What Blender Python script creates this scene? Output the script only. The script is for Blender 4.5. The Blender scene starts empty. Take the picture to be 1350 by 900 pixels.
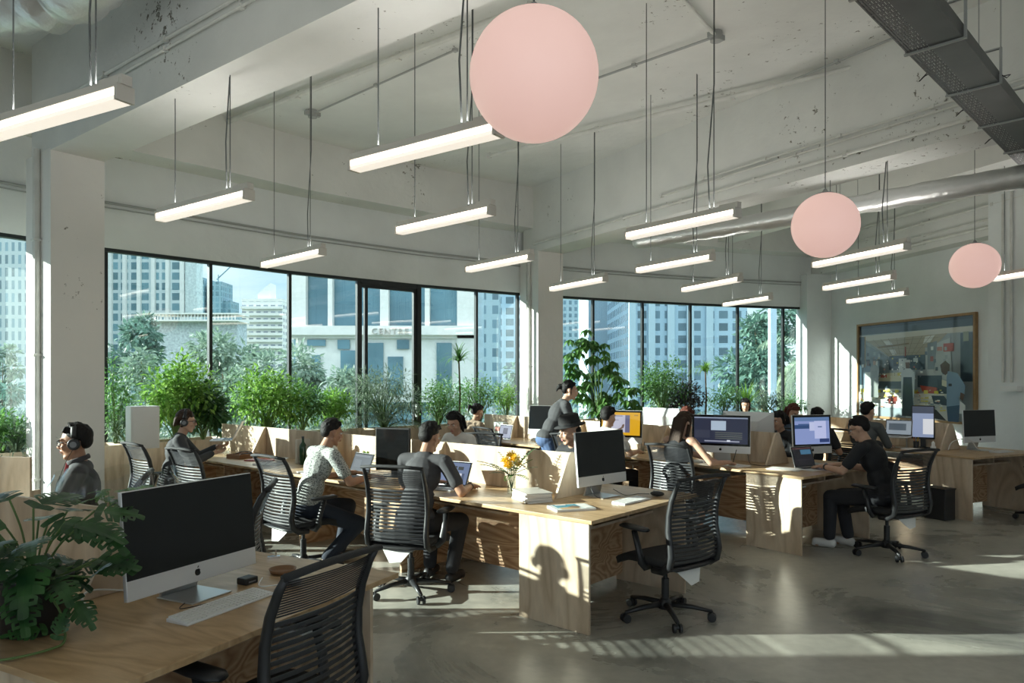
import bpy, math, random
import numpy as np
from mathutils import Vector, Matrix, Euler

SC = bpy.context.scene
COL = SC.collection
PI = math.pi
V = Vector

# ---------------------------------------------------------------- camera, world, sun, exposure
CAM_Z = 1.64
F_PX, HORIZON = 940.0, 500.5
cd = bpy.data.cameras.new('camera')
cam = bpy.data.objects.new('camera', cd)
COL.objects.link(cam)
cam.location = (0, 0, CAM_Z)
cam.rotation_euler = (PI / 2, 0, 0)
cd.sensor_width = 36
cd.lens = 36 * F_PX / 1350
cd.shift_y = (HORIZON - 450) / 1350
cd.clip_end = 1500
SC.camera = cam

SC.view_settings.view_transform = 'Standard'
SC.view_settings.look = 'None'
SC.view_settings.gamma = 1
SC.view_settings.use_curve_mapping = False
SC.view_settings.exposure = 0.38

SUN_EL, SUN_STRENGTH = 15.0, 17.0
sd = bpy.data.lights.new('sun', 'SUN')
sd.energy = SUN_STRENGTH
sd.angle = math.radians(0.53)
sd.color = (1.0, 0.91, 0.79)
sun = bpy.data.objects.new('sun', sd)
COL.objects.link(sun)
sun.rotation_euler = V((math.cos(math.radians(SUN_EL)), 0.02, -math.sin(math.radians(SUN_EL)))).to_track_quat('-Z', 'Y').to_euler()

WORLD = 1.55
w = bpy.data.worlds.new('sky')
SC.world = w
w.use_nodes = True
nt = w.node_tree
nt.nodes.clear()
def N(nt, t, **kw):
    n = nt.nodes.new(t)
    for k, v in kw.items():
        if k.startswith('i_'):
            n.inputs[k[2:].replace('_', ' ')].default_value = v
        elif k.startswith('n_'):
            n.inputs[int(k[2:])].default_value = v
        else:
            setattr(n, k, v)
    return n
tc = N(nt, 'ShaderNodeTexCoord')
sep = N(nt, 'ShaderNodeSeparateXYZ')
nt.links.new(tc.outputs['Generated'], sep.inputs[0])
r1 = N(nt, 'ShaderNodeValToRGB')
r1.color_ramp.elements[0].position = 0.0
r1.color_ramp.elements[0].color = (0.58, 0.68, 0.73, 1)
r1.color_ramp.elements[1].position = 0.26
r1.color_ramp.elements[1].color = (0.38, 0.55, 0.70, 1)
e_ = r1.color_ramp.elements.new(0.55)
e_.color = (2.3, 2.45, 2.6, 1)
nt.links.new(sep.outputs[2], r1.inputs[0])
mp = N(nt, 'ShaderNodeMapping')
mp.inputs['Scale'].default_value = (2, 2, 7)
nt.links.new(tc.outputs['Generated'], mp.inputs[0])
nz = N(nt, 'ShaderNodeTexNoise', i_Scale=2.2, i_Detail=5.0)
nt.links.new(mp.outputs[0], nz.inputs['Vector'])
r2 = N(nt, 'ShaderNodeValToRGB')
r2.color_ramp.elements[0].position = 0.45
r2.color_ramp.elements[1].position = 0.72
nt.links.new(nz.outputs[0], r2.inputs[0])
mx = N(nt, 'ShaderNodeMix', data_type='RGBA')
nt.links.new(r2.outputs[0], mx.inputs['Factor'])
nt.links.new(r1.outputs[0], mx.inputs['A'])
mx.inputs['B'].default_value = (0.80, 0.82, 0.82, 1)
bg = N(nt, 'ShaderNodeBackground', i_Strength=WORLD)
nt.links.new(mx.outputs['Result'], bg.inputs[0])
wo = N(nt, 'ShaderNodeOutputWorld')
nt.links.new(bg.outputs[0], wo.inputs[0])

SC.cycles.max_bounces = 9
SC.cycles.diffuse_bounces = 5
SC.cycles.glossy_bounces = 3
SC.cycles.transparent_max_bounces = 16
SC.cycles.transmission_bounces = 4
SC.cycles.use_denoising = True
SC.cycles.sample_clamp_indirect = 6
SC.cycles.caustics_reflective = False
SC.cycles.caustics_refractive = False

# ---------------------------------------------------------------- helpers: materials
MATS = {}
def new_mat(name):
    m = bpy.data.materials.new(name)
    m.use_nodes = True
    nt = m.node_tree
    b = nt.nodes['Principled BSDF']
    return m, nt, b
def P_(name, col, rough=0.5, metal=0.0, bump=0.0, bscale=60, var=0.0, vscale=4, emit=None, es=0.0, spec=0.5, coat=0):
    """plain surface with optional colour variation and bump, both procedural"""
    if name in MATS:
        return MATS[name]
    m, nt, b = new_mat(name)
    b.inputs['Base Color'].default_value = (*col, 1)
    b.inputs['Roughness'].default_value = rough
    b.inputs['Metallic'].default_value = metal
    b.inputs['Specular IOR Level'].default_value = spec
    b.inputs['Coat Weight'].default_value = coat
    tcn = N(nt, 'ShaderNodeTexCoord')
    if var:
        n = N(nt, 'ShaderNodeTexNoise', i_Scale=vscale, i_Detail=4.0)
        nt.links.new(tcn.outputs['Object'], n.inputs['Vector'])
        mp = N(nt, 'ShaderNodeMapRange', n_1=0.3, n_2=0.7, n_3=1 - var, n_4=1 + var)
        nt.links.new(n.outputs[0], mp.inputs[0])
        x = N(nt, 'ShaderNodeMix', data_type='RGBA', blend_type='MULTIPLY')
        x.inputs['Factor'].default_value = 1
        x.inputs['A'].default_value = (*col, 1)
        nt.links.new(mp.outputs[0], x.inputs['B'])
        nt.links.new(x.outputs['Result'], b.inputs['Base Color'])
    if bump:
        n2 = N(nt, 'ShaderNodeTexNoise', i_Scale=bscale, i_Detail=3.0)
        nt.links.new(tcn.outputs['Object'], n2.inputs['Vector'])
        bm = N(nt, 'ShaderNodeBump', i_Strength=bump, i_Distance=0.01)
        nt.links.new(n2.outputs[0], bm.inputs['Height'])
        nt.links.new(bm.outputs[0], b.inputs['Normal'])
    if emit:
        b.inputs['Emission Color'].default_value = (*emit, 1)
        b.inputs['Emission Strength'].default_value = es
    MATS[name] = m
    return m

def ramp(nt, stops):
    r = N(nt, 'ShaderNodeValToRGB')
    el = r.color_ramp.elements
    while len(el) < len(stops):
        el.new(0.5)
    for e, (p, c) in zip(el, stops):
        e.position = p
        e.color = (*c, 1)
    return r

def wood_mat(name, c0, c1, c2, scale=(1, 1, 1), rough=0.45, wave=3.0):
    m, nt, b = new_mat(name)
    t = N(nt, 'ShaderNodeTexCoord')
    mp = N(nt, 'ShaderNodeMapping')
    mp.inputs['Scale'].default_value = scale
    nt.links.new(t.outputs['Object'], mp.inputs[0])
    n = N(nt, 'ShaderNodeTexNoise', i_Scale=1.6, i_Detail=2.5, i_Distortion=0.6)
    nt.links.new(mp.outputs[0], n.inputs['Vector'])
    mul = N(nt, 'ShaderNodeMath', operation='MULTIPLY', n_1=wave * 4)
    nt.links.new(n.outputs[0], mul.inputs[0])
    fr = N(nt, 'ShaderNodeMath', operation='PINGPONG', n_1=0.5)
    nt.links.new(mul.outputs[0], fr.inputs[0])
    r = ramp(nt, [(0.0, c0), (0.30, c1), (0.5, c2)])
    nt.links.new(fr.outputs[0], r.inputs[0])
    n2 = N(nt, 'ShaderNodeTexNoise', i_Scale=30.0, i_Detail=3.0)
    nt.links.new(mp.outputs[0], n2.inputs['Vector'])
    mr = N(nt, 'ShaderNodeMapRange', n_1=0.3, n_2=0.7, n_3=0.93, n_4=1.06)
    nt.links.new(n2.outputs[0], mr.inputs[0])
    x = N(nt, 'ShaderNodeMix', data_type='RGBA', blend_type='MULTIPLY')
    x.inputs['Factor'].default_value = 1
    nt.links.new(r.outputs[0], x.inputs['A'])
    nt.links.new(mr.outputs[0], x.inputs['B'])
    nt.links.new(x.outputs['Result'], b.inputs['Base Color'])
    b.inputs['Roughness'].default_value = rough
    MATS[name] = m
    return m

def plaster_mat(name, col, chips=0.0, stain=0.06, rough=0.8):
    m, nt, b = new_mat(name)
    t = N(nt, 'ShaderNodeTexCoord')
    n = N(nt, 'ShaderNodeTexNoise', i_Scale=1.3, i_Detail=7.0)
    nt.links.new(t.outputs['Object'], n.inputs['Vector'])
    mr = N(nt, 'ShaderNodeMapRange', n_1=0.3, n_2=0.7, n_3=1 - stain, n_4=1 + stain)
    nt.links.new(n.outputs[0], mr.inputs[0])
    x = N(nt, 'ShaderNodeMix', data_type='RGBA', blend_type='MULTIPLY')
    x.inputs['Factor'].default_value = 1
    x.inputs['A'].default_value = (*col, 1)
    nt.links.new(mr.outputs[0], x.inputs['B'])
    last = x.outputs['Result']
    if chips:
        n3 = N(nt, 'ShaderNodeTexNoise', i_Scale=13.0, i_Detail=9.0, i_Roughness=0.72)
        nt.links.new(t.outputs['Object'], n3.inputs['Vector'])
        g = N(nt, 'ShaderNodeTexNoise', i_Scale=0.9, i_Detail=2.0)
        nt.links.new(t.outputs['Object'], g.inputs['Vector'])
        ad = N(nt, 'ShaderNodeMath', operation='MULTIPLY_ADD', n_1=0.55)
        nt.links.new(g.outputs[0], ad.inputs[0])
        nt.links.new(n3.outputs[0], ad.inputs[2])
        r = ramp(nt, [(0.0, (0, 0, 0)), (1.02 - chips, (0, 0, 0)), (1.0, (1, 1, 1))])
        r.color_ramp.elements[1].position = 1.02 - chips
        r.color_ramp.elements[2].position = 1.045 - chips
        nt.links.new(ad.outputs[0], r.inputs[0])
        y = N(nt, 'ShaderNodeMix', data_type='RGBA')
        nt.links.new(r.outputs[0], y.inputs['Factor'])
        nt.links.new(last, y.inputs['A'])
        y.inputs['B'].default_value = (0.16, 0.15, 0.12, 1)
        last = y.outputs['Result']
    nt.links.new(last, b.inputs['Base Color'])
    n2 = N(nt, 'ShaderNodeTexNoise', i_Scale=7.0, i_Detail=6.0)
    nt.links.new(t.outputs['Object'], n2.inputs['Vector'])
    bm = N(nt, 'ShaderNodeBump', i_Strength=0.35, i_Distance=0.03)
    nt.links.new(n2.outputs[0], bm.inputs['Height'])
    nt.links.new(bm.outputs[0], b.inputs['Normal'])
    b.inputs['Roughness'].default_value = rough
    MATS[name] = m
    return m

def floor_mat():
    m, nt, b = new_mat('polished_concrete')
    t = N(nt, 'ShaderNodeTexCoord')
    n = N(nt, 'ShaderNodeTexNoise', i_Scale=0.75, i_Detail=8.0, i_Roughness=0.62, i_Distortion=0.7)
    nt.links.new(t.outputs['Object'], n.inputs['Vector'])
    r = ramp(nt, [(0.34, (0.17, 0.17, 0.155)), (0.45, (0.33, 0.325, 0.285)), (0.58, (0.47, 0.455, 0.395)), (0.75, (0.54, 0.525, 0.46))])
    nt.links.new(n.outputs[0], r.inputs[0])
    n2 = N(nt, 'ShaderNodeTexNoise', i_Scale=14.0, i_Detail=6.0)
    nt.links.new(t.outputs['Object'], n2.inputs['Vector'])
    mr = N(nt, 'ShaderNodeMapRange', n_1=0.3, n_2=0.7, n_3=0.9, n_4=1.08)
    nt.links.new(n2.outputs[0], mr.inputs[0])
    x = N(nt, 'ShaderNodeMix', data_type='RGBA', blend_type='MULTIPLY')
    x.inputs['Factor'].default_value = 1
    nt.links.new(r.outputs[0], x.inputs['A'])
    nt.links.new(mr.outputs[0], x.inputs['B'])
    nt.links.new(x.outputs['Result'], b.inputs['Base Color'])
    mr2 = N(nt, 'ShaderNodeMapRange', n_1=0.3, n_2=0.7, n_3=0.20, n_4=0.38)
    nt.links.new(n.outputs[0], mr2.inputs[0])
    nt.links.new(mr2.outputs[0], b.inputs['Roughness'])
    bm = N(nt, 'ShaderNodeBump', i_Strength=0.08, i_Distance=0.01)
    nt.links.new(n2.outputs[0], bm.inputs['Height'])
    nt.links.new(bm.outputs[0], b.inputs['Normal'])
    MATS['floor'] = m
    return m

def leaf_mat(name, c0, c1, rough=0.45, trans=0.35):
    m, nt, b = new_mat(name)
    t = N(nt, 'ShaderNodeTexCoord')
    n = N(nt, 'ShaderNodeTexNoise', i_Scale=9.0, i_Detail=2.0)
    nt.links.new(t.outputs['Object'], n.inputs['Vector'])
    r = ramp(nt, [(0.35, c0), (0.65, c1)])
    nt.links.new(n.outputs[0], r.inputs[0])
    nt.links.new(r.outputs[0], b.inputs['Base Color'])
    b.inputs['Roughness'].default_value = rough
    tr = N(nt, 'ShaderNodeBsdfTranslucent')
    nt.links.new(r.outputs[0], tr.inputs[0])
    ms = N(nt, 'ShaderNodeMixShader')
    ms.inputs[0].default_value = trans
    nt.links.new(b.outputs[0], ms.inputs[1])
    nt.links.new(tr.outputs[0], ms.inputs[2])
    nt.links.new(ms.outputs[0], nt.nodes['Material Output'].inputs[0])
    MATS[name] = m
    return m

def glass_mat(name, tint=(0.86, 0.94, 0.95), refl=1.0, rough=0.0):
    m, nt, b = new_mat(name)
    nt.nodes.remove(b)
    tr = N(nt, 'ShaderNodeBsdfTransparent')
    tr.inputs[0].default_value = (*tint, 1)
    gl = N(nt, 'ShaderNodeBsdfGlossy')
    gl.inputs['Roughness'].default_value = rough
    fr = N(nt, 'ShaderNodeLayerWeight', i_Blend=0.5)
    pw = N(nt, 'ShaderNodeMath', operation='POWER', n_1=4.0)
    nt.links.new(fr.outputs['Facing'], pw.inputs[0])
    mu = N(nt, 'ShaderNodeMath', operation='MULTIPLY_ADD', n_1=0.75, n_2=0.04 * refl)
    nt.links.new(pw.outputs[0], mu.inputs[0])
    ms = N(nt, 'ShaderNodeMixShader')
    nt.links.new(mu.outputs[0], ms.inputs[0])
    nt.links.new(tr.outputs[0], ms.inputs[1])
    nt.links.new(gl.outputs[0], ms.inputs[2])
    nt.links.new(ms.outputs[0], nt.nodes['Material Output'].inputs[0])
    MATS[name] = m
    return m

def grid_mat(name, wall, glass, du, dz, fu, fz, off=(0, 0), glass_rough=0.15, var=0.3):
    """a facade: one window per du x dz cell, procedural, in the building's own coordinates"""
    m, nt, b = new_mat(name)
    t = N(nt, 'ShaderNodeTexCoord')
    s = N(nt, 'ShaderNodeSeparateXYZ')
    nt.links.new(t.outputs['Object'], s.inputs[0])
    ad = N(nt, 'ShaderNodeMath', operation='ADD')
    nt.links.new(s.outputs[0], ad.inputs[0])
    nt.links.new(s.outputs[1], ad.inputs[1])
    def cell(src, d, f, o):
        a = N(nt, 'ShaderNodeMath', operation='MULTIPLY_ADD', n_1=1 / d, n_2=o + 1000)
        nt.links.new(src, a.inputs[0])
        fr = N(nt, 'ShaderNodeMath', operation='FRACT')
        nt.links.new(a.outputs[0], fr.inputs[0])
        c = N(nt, 'ShaderNodeMath', operation='COMPARE', n_1=0.5, n_2=f / 2)
        nt.links.new(fr.outputs[0], c.inputs[0])
        fl = N(nt, 'ShaderNodeMath', operation='FLOOR')
        nt.links.new(a.outputs[0], fl.inputs[0])
        return c.outputs[0], fl.outputs[0]
    cu, iu = cell(ad.outputs[0], du, fu, off[0])
    cz, iz = cell(s.outputs[2], dz, fz, off[1])
    mm = N(nt, 'ShaderNodeMath', operation='MULTIPLY')
    nt.links.new(cu, mm.inputs[0])
    nt.links.new(cz, mm.inputs[1])
    cmb = N(nt, 'ShaderNodeCombineXYZ')
    nt.links.new(iu, cmb.inputs[0])
    nt.links.new(iz, cmb.inputs[1])
    wn = N(nt, 'ShaderNodeTexWhiteNoise', noise_dimensions='2D')
    nt.links.new(cmb.outputs[0], wn.inputs['Vector'])
    mr = N(nt, 'ShaderNodeMapRange', n_3=1 - var, n_4=1 + var)
    nt.links.new(wn.outputs[0], mr.inputs[0])
    gx = N(nt, 'ShaderNodeMix', data_type='RGBA', blend_type='MULTIPLY')
    gx.inputs['Factor'].default_value = 1
    gx.inputs['A'].default_value = (*glass, 1)
    nt.links.new(mr.outputs[0], gx.inputs['B'])
    x = N(nt, 'ShaderNodeMix', data_type='RGBA')
    nt.links.new(mm.outputs[0], x.inputs['Factor'])
    x.inputs['A'].default_value = (*wall, 1)
    nt.links.new(gx.outputs['Result'], x.inputs['B'])
    nt.links.new(x.outputs['Result'], b.inputs['Base Color'])
    rr = N(nt, 'ShaderNodeMapRange', n_3=0.8, n_4=glass_rough)
    nt.links.new(mm.outputs[0], rr.inputs[0])
    nt.links.new(rr.outputs[0], b.inputs['Roughness'])
    MATS[name] = m
    return m

def attr_mat(name, emit=0.0, rough=0.5, coat=0.0):
    """pigment / pixel colours stored per face of the mesh"""
    m, nt, b = new_mat(name)
    a = N(nt, 'ShaderNodeAttribute', attribute_name='pigment')
    b.inputs['Roughness'].default_value = rough
    b.inputs['Coat Weight'].default_value = coat
    if emit:
        b.inputs['Base Color'].default_value = (0.02, 0.02, 0.02, 1)
        nt.links.new(a.outputs[0], b.inputs['Emission Color'])
        b.inputs['Emission Strength'].default_value = emit
    else:
        nt.links.new(a.outputs[0], b.inputs['Base Color'])
    MATS[name] = m
    return m

PLY = wood_mat('birch_plywood', (0.47, 0.36, 0.25), (0.60, 0.48, 0.35), (0.64, 0.53, 0.40), (1.2, 1.2, 0.35), 0.42, 2.2)
PLYTOP = wood_mat('plywood_top', (0.41, 0.27, 0.14), (0.51, 0.35, 0.195), (0.55, 0.39, 0.225), (2.6, 0.5, 2), 0.36, 2.2)
PLYDK = wood_mat('plywood_figured', (0.34, 0.19, 0.10), (0.52, 0.34, 0.20), (0.60, 0.42, 0.26), (1.0, 0.4, 2.2), 0.5, 4.0)
EDGE = P_('plywood_edge', (0.50, 0.36, 0.22), 0.6, var=0.2, vscale=40)
WHITE = plaster_mat('white_plaster', (0.75, 0.775, 0.77))
RAW = plaster_mat('raw_white_concrete', (0.70, 0.705, 0.675), chips=0.062, stain=0.07)
COLM = plaster_mat('column_paint', (0.77, 0.755, 0.72), chips=0.045, stain=0.03)
FLOORM = floor_mat()
DARKMET = P_('dark_frame_metal', (0.035, 0.04, 0.042), 0.4, 0.6)
GLASS = glass_mat('window_glass', (0.80, 0.885, 0.90), 1.7)
CLEAR = glass_mat('clear_glass', (0.95, 0.97, 0.96), 1.0)
FILM = glass_mat('plastic_film', (0.94, 0.96, 0.96), 1.5, 0.15)
BLACKP = P_('black_plastic', (0.018, 0.019, 0.021), 0.42)
BLACKM = P_('black_mesh', (0.022, 0.023, 0.025), 0.75, bump=0.4, bscale=400)
SLAT = P_('grey_slat', (0.030, 0.032, 0.036), 0.38)
GREYP = P_('grey_plastic', (0.20, 0.21, 0.22), 0.4)
CHROME = P_('chrome', (0.7, 0.7, 0.7), 0.15, 1.0)
ALU = P_('brushed_aluminium', (0.62, 0.63, 0.64), 0.32, 0.85)
ALULT = P_('pale_aluminium', (0.74, 0.75, 0.76), 0.4, 0.35)
SCREENBLK = P_('screen_black', (0.008, 0.009, 0.010), 0.12, spec=0.6)
WHITEP = P_('white_plastic', (0.78, 0.78, 0.76), 0.4)
PAPER = P_('paper', (0.78, 0.77, 0.74), 0.8)
PIGMENT = attr_mat('pigment', 0, 0.55)
PIXELS = attr_mat('pixels', 0.9, 0.15)
PIPE = P_('painted_conduit', (0.66, 0.66, 0.62), 0.6, var=0.08, vscale=6)
GREYPIPE = P_('grey_conduit', (0.36, 0.37, 0.36), 0.5)
CABLE = P_('dark_cable', (0.10, 0.11, 0.11), 0.6)
STEEL = P_('galvanised_steel', (0.11, 0.112, 0.115), 0.38, 0.7, var=0.15, vscale=3)
FOIL = P_('silver_foil', (0.60, 0.61, 0.60), 0.42, 0.75, bump=1.0, bscale=14)
SOIL = P_('soil', (0.05, 0.035, 0.025), 0.95, bump=0.5)

# ---------------------------------------------------------------- helpers: meshes
def rotz(a):
    return Matrix.Rotation(a, 3, 'Z')

class MB:
    def __init__(self):
        self.v, self.f, self.c = [], [], []
    def add(self, vs, fs, col=None):
        o = len(self.v)
        self.v += [tuple(p) for p in vs]
        self.f += [tuple(i + o for i in f) for f in fs]
        self.c += [col] * len(fs)
        return self
    def box(self, c, s, r=None, col=None):
        c = V(c); hx, hy, hz = s[0] / 2, s[1] / 2, s[2] / 2
        if isinstance(r, (int, float)):
            r = rotz(r)
        vs = []
        for z in (-hz, hz):
            for x, y in ((-hx, -hy), (hx, -hy), (hx, hy), (-hx, hy)):
                p = V((x, y, z))
                vs.append(c + (r @ p if r else p))
        return self.add(vs, [(3, 2, 1, 0), (4, 5, 6, 7), (0, 1, 5, 4), (1, 2, 6, 5), (2, 3, 7, 6), (3, 0, 4, 7)], col)
    def bb(self, x0, x1, y0, y1, z0, z1, col=None):
        return self.box(((x0 + x1) / 2, (y0 + y1) / 2, (z0 + z1) / 2), (x1 - x0, y1 - y0, z1 - z0), None, col)
    def prism(self, poly, ext, col=None):
        """poly: list of 3-D points (planar), ext: extrusion vector"""
        n = len(poly); e = V(ext)
        vs = [V(p) for p in poly] + [V(p) + e for p in poly]
        fs = [tuple(range(n))[::-1], tuple(range(n, 2 * n))] + [(i, (i + 1) % n, (i + 1) % n + n, i + n) for i in range(n)]
        return self.add(vs, fs, col)
    def tube(self, pts, r, n=8, closed=False, flat=None, col=None):
        """swept tube; r number or list; flat=(a,b) scales the section"""
        pts = [V(p) for p in pts]
        m = len(pts)
        rs = r if isinstance(r, (list, tuple)) else [r] * m
        vs, fs = [], []
        up = None
        for i, p in enumerate(pts):
            if closed:
                t = pts[(i + 1) % m] - pts[i - 1]
            else:
                t = pts[min(i + 1, m - 1)] - pts[max(i - 1, 0)]
            if t.length < 1e-9:
                t = V((0, 0, 1))
            t.normalize()
            if up is None:
                up = V((0, 0, 1)) if abs(t.z) < 0.9 else V((1, 0, 0))
            s = t.cross(up)
            if s.length < 1e-6:
                s = t.orthogonal()
            s.normalize()
            up = s.cross(t).normalized()
            for k in range(n):
                a = 2 * PI * k / n
                fa, fb = flat if flat else (1, 1)
                vs.append(p + s * math.cos(a) * rs[i] * fa + up * math.sin(a) * rs[i] * fb)
        for i in range(m if closed else m - 1):
            j = (i + 1) % m
            for k in range(n):
                l = (k + 1) % n
                fs.append((i * n + k, i * n + l, j * n + l, j * n + k))
        if not closed:
            fs.append(tuple(range(n))[::-1])
            fs.append(tuple((m - 1) * n + k for k in range(n)))
        return self.add(vs, fs, col)
    def cyl(self, p0, p1, r0, r1=None, n=16, col=None):
        return self.tube([p0, p1], [r0, r0 if r1 is None else r1], n, col=col)
    def ell(self, c, r, rot=None, nu=16, nv=10, col=None):
        c = V(c); vs, fs = [], []
        r = (r, r, r) if isinstance(r, (int, float)) else r
        def pt(x, y, z):
            p = V((x * r[0], y * r[1], z * r[2]))
            return c + (rot @ p if rot else p)
        vs.append(pt(0, 0, -1))
        for j in range(1, nv):
            t = -PI / 2 + PI * j / nv
            for i in range(nu):
                a = 2 * PI * i / nu
                vs.append(pt(math.cos(t) * math.cos(a), math.cos(t) * math.sin(a), math.sin(t)))
        vs.append(pt(0, 0, 1))
        for i in range(nu):
            fs.append((0, 1 + (i + 1) % nu, 1 + i))
            for j in range(nv - 2):
                a = 1 + j * nu
                fs.append((a + i, a + (i + 1) % nu, a + nu + (i + 1) % nu, a + nu + i))
            a = 1 + (nv - 2) * nu
            fs.append((a + i, a + (i + 1) % nu, len(vs) - 1))
        return self.add(vs, fs, col)
    def cap(self, p0, p1, r0, r1, n=12):
        """closed tapered capsule"""
        p0, p1 = V(p0), V(p1)
        d = p1 - p0
        L = d.length
        if L < 1e-6:
            return self.ell(p0, max(r0, r1))
        d.normalize()
        pts, rs = [], []
        for a in (-88, -60, -30, 0):
            a = math.radians(a)
            pts.append(p0 + d * math.sin(a) * r0); rs.append(math.cos(a) * r0)
        for a in (0, 30, 60, 88):
            a = math.radians(a)
            pts.append(p1 + d * math.sin(a) * r1); rs.append(math.cos(a) * r1)
        return self.tube(pts, rs, n)
    def lathe(self, prof, c=(0, 0, 0), n=24, col=None):
        c = V(c); vs, fs = [], []
        m = len(prof)
        for r, z in prof:
            for k in range(n):
                a = 2 * PI * k / n
                vs.append(c + V((r * math.cos(a), r * math.sin(a), z)))
        for i in range(m - 1):
            for k in range(n):
                l = (k + 1) % n
                fs.append((i * n + k, i * n + l, (i + 1) * n + l, (i + 1) * n + k))
        fs.append(tuple(range(n))[::-1])
        fs.append(tuple((m - 1) * n + k for k in range(n)))
        return self.add(vs, fs, col)
    def grid(self, fn, nu, nv, col=None):
        vs = [fn(i / nu, j / nv) for j in range(nv + 1) for i in range(nu + 1)]
        fs = [(j * (nu + 1) + i, j * (nu + 1) + i + 1, (j + 1) * (nu + 1) + i + 1, (j + 1) * (nu + 1) + i) for j in range(nv) for i in range(nu)]
        return self.add(vs, fs, col)
    def mesh(self, name):
        me = bpy.data.meshes.new(name)
        me.from_pydata(self.v, [], self.f)
        if any(c is not None for c in self.c):
            at = me.attributes.new('pigment', 'FLOAT_COLOR', 'CORNER')
            k = 0
            buf = []
            for f, c in zip(self.f, self.c):
                c = c or (0.5, 0.5, 0.5)
                buf += [c[0], c[1], c[2], 1.0] * len(f)
            at.data.foreach_set('color', buf)
        me.update()
        return me
    def build(self, name, mat, parent=None, smooth=False, bevel=0, solid=0, loc=None):
        me = self.mesh(name)
        me.materials.append(mat)
        if smooth:
            me.polygons.foreach_set('use_smooth', [True] * len(me.polygons))
        o = bpy.data.objects.new(name, me)
        COL.objects.link(o)
        if parent:
            o.parent = parent
        if loc:
            o.location = loc
        if solid:
            s = o.modifiers.new('thickness', 'SOLIDIFY'); s.thickness = solid; s.offset = 0
        if bevel:
            b = o.modifiers.new('bevel', 'BEVEL'); b.width = bevel; b.segments = 2; b.limit_method = 'ANGLE'
            b.angle_limit = math.radians(40)
        if smooth == 2 or (bevel and smooth):
            pass
        return o

def tag(o, label, cat, group=None, kind=None):
    o['label'] = label; o['category'] = cat
    if group: o['group'] = group
    if kind: o['kind'] = kind
    return o
def thing(name, label, cat, loc=(0, 0, 0), rz=0, group=None):
    o = bpy.data.objects.new(name, None)
    COL.objects.link(o)
    o.empty_display_size = 0.1
    o.location = loc; o.rotation_euler = (0, 0, rz)
    return tag(o, label, cat, group)
def struct(o):
    o['kind'] = 'structure'
    return o
def copy_tree(o, parent=None):
    c = o.copy(); COL.objects.link(c); c.parent = parent
    for ch in list(o.children):
        copy_tree(ch, c)
    return c
def again(proto, loc, rz, label, group=None):
    c = copy_tree(proto)
    c.location = loc; c.rotation_euler = (0, 0, rz)
    c['label'] = label
    if group: c['group'] = group
    return c
def aim(fx, fy):
    return math.atan2(-fx, fy)
def on_plane(px, py, z):
    """the place where the view ray through a photo pixel meets the height z"""
    Y = (CAM_Z - z) * F_PX / (py - HORIZON)
    return V(((px - 675) / F_PX * Y, Y, z))
def at_depth(px, py, Y):
    return V(((px - 675) / F_PX * Y, Y, CAM_Z - (py - HORIZON) / F_PX * Y))

def remesh(mb, name, mat, parent, voxel=0.01, smooth=4):
    me = mb.mesh(name)
    t = bpy.data.objects.new('tmp', me)
    COL.objects.link(t)
    r = t.modifiers.new('r', 'REMESH'); r.mode = 'VOXEL'; r.voxel_size = voxel
    s = t.modifiers.new('s', 'SMOOTH'); s.factor = 0.5; s.iterations = smooth
    bpy.context.view_layer.update()
    dg = bpy.context.evaluated_depsgraph_get()
    m2 = bpy.data.meshes.new_from_object(t.evaluated_get(dg))
    bpy.data.objects.remove(t)
    m2.name = name
    m2.materials.clear(); m2.materials.append(mat)
    m2.polygons.foreach_set('use_smooth', [True] * len(m2.polygons))
    o = bpy.data.objects.new(name, m2)
    COL.objects.link(o)
    o.parent = parent
    return o

# ================================================================ THE SHELL
# facade: mullion points (x, y) of the curved window wall, left to right
FAC = [(-8.35, -6.0), (-8.45, -4.6), (-8.5, -3.2), (-8.5, -1.9), (-8.45, -.6), (-8.35, .7), (-8.2, 1.95), (-7.95, 3.1), (-7.72, 4.0), (-7.15, 5.6), (-6.6, 6.75), (-5.95, 7.85), (-5.15, 8.98), (-4.24, 9.95), (-3.42, 10.88), (-2.5, 11.70),
       (-1.66, 12.42), (-.68, 13.10), (.08, 13.62), (.95, 14.12), (1.62, 14.48), (2.72, 15.0), (3.84, 15.46), (5.0, 15.88), (6.14, 16.22), (7.02, 16.45)]
HEAD, SILL = 3.30, 0.25
def offset(pts, d):
    """move a polyline towards the room (to the right of its direction) by d"""
    out = []
    for i, p in enumerate(pts):
        a = V(pts[max(i - 1, 0)]); b = V(pts[min(i + 1, len(pts) - 1)])
        t = (b - a).normalized()
        out.append((p[0] + t.y * d, p[1] - t.x * d))
    return out
def ribbon(mb, outer, inner, z0, z1):
    n = len(outer)
    vs = []
    for z in (z0, z1):
        vs += [(p[0], p[1], z) for p in outer] + [(p[0], p[1], z) for p in inner]
    fs = []
    for i in range(n - 1):
        fs += [(i, i + 1, n + i + 1, n + i)[::-1], (2 * n + i, 2 * n + i + 1, 3 * n + i + 1, 3 * n + i),
               (i, i + 1, 2 * n + i + 1, 2 * n + i), (n + i, n + i + 1, 3 * n + i + 1, 3 * n + i)[::-1]]
    fs += [(0, n, 3 * n, 2 * n), (n - 1, 2 * n - 1, 4 * n - 1, 3 * n - 1)]
    mb.add(vs, fs)
outline = [(p[0], p[1]) for p in offset(FAC, -.2)] + [(7.3, 16.9), (12.6, -6.4)]
struct(MB().prism([(x, y, -.3) for x, y in outline][::-1], (0, 0, .3)).build('floor', FLOORM))
struct(MB().prism([(x, y, 5.2) for x, y in outline][::-1], (0, 0, .3)).build('ceiling', RAW))
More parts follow.
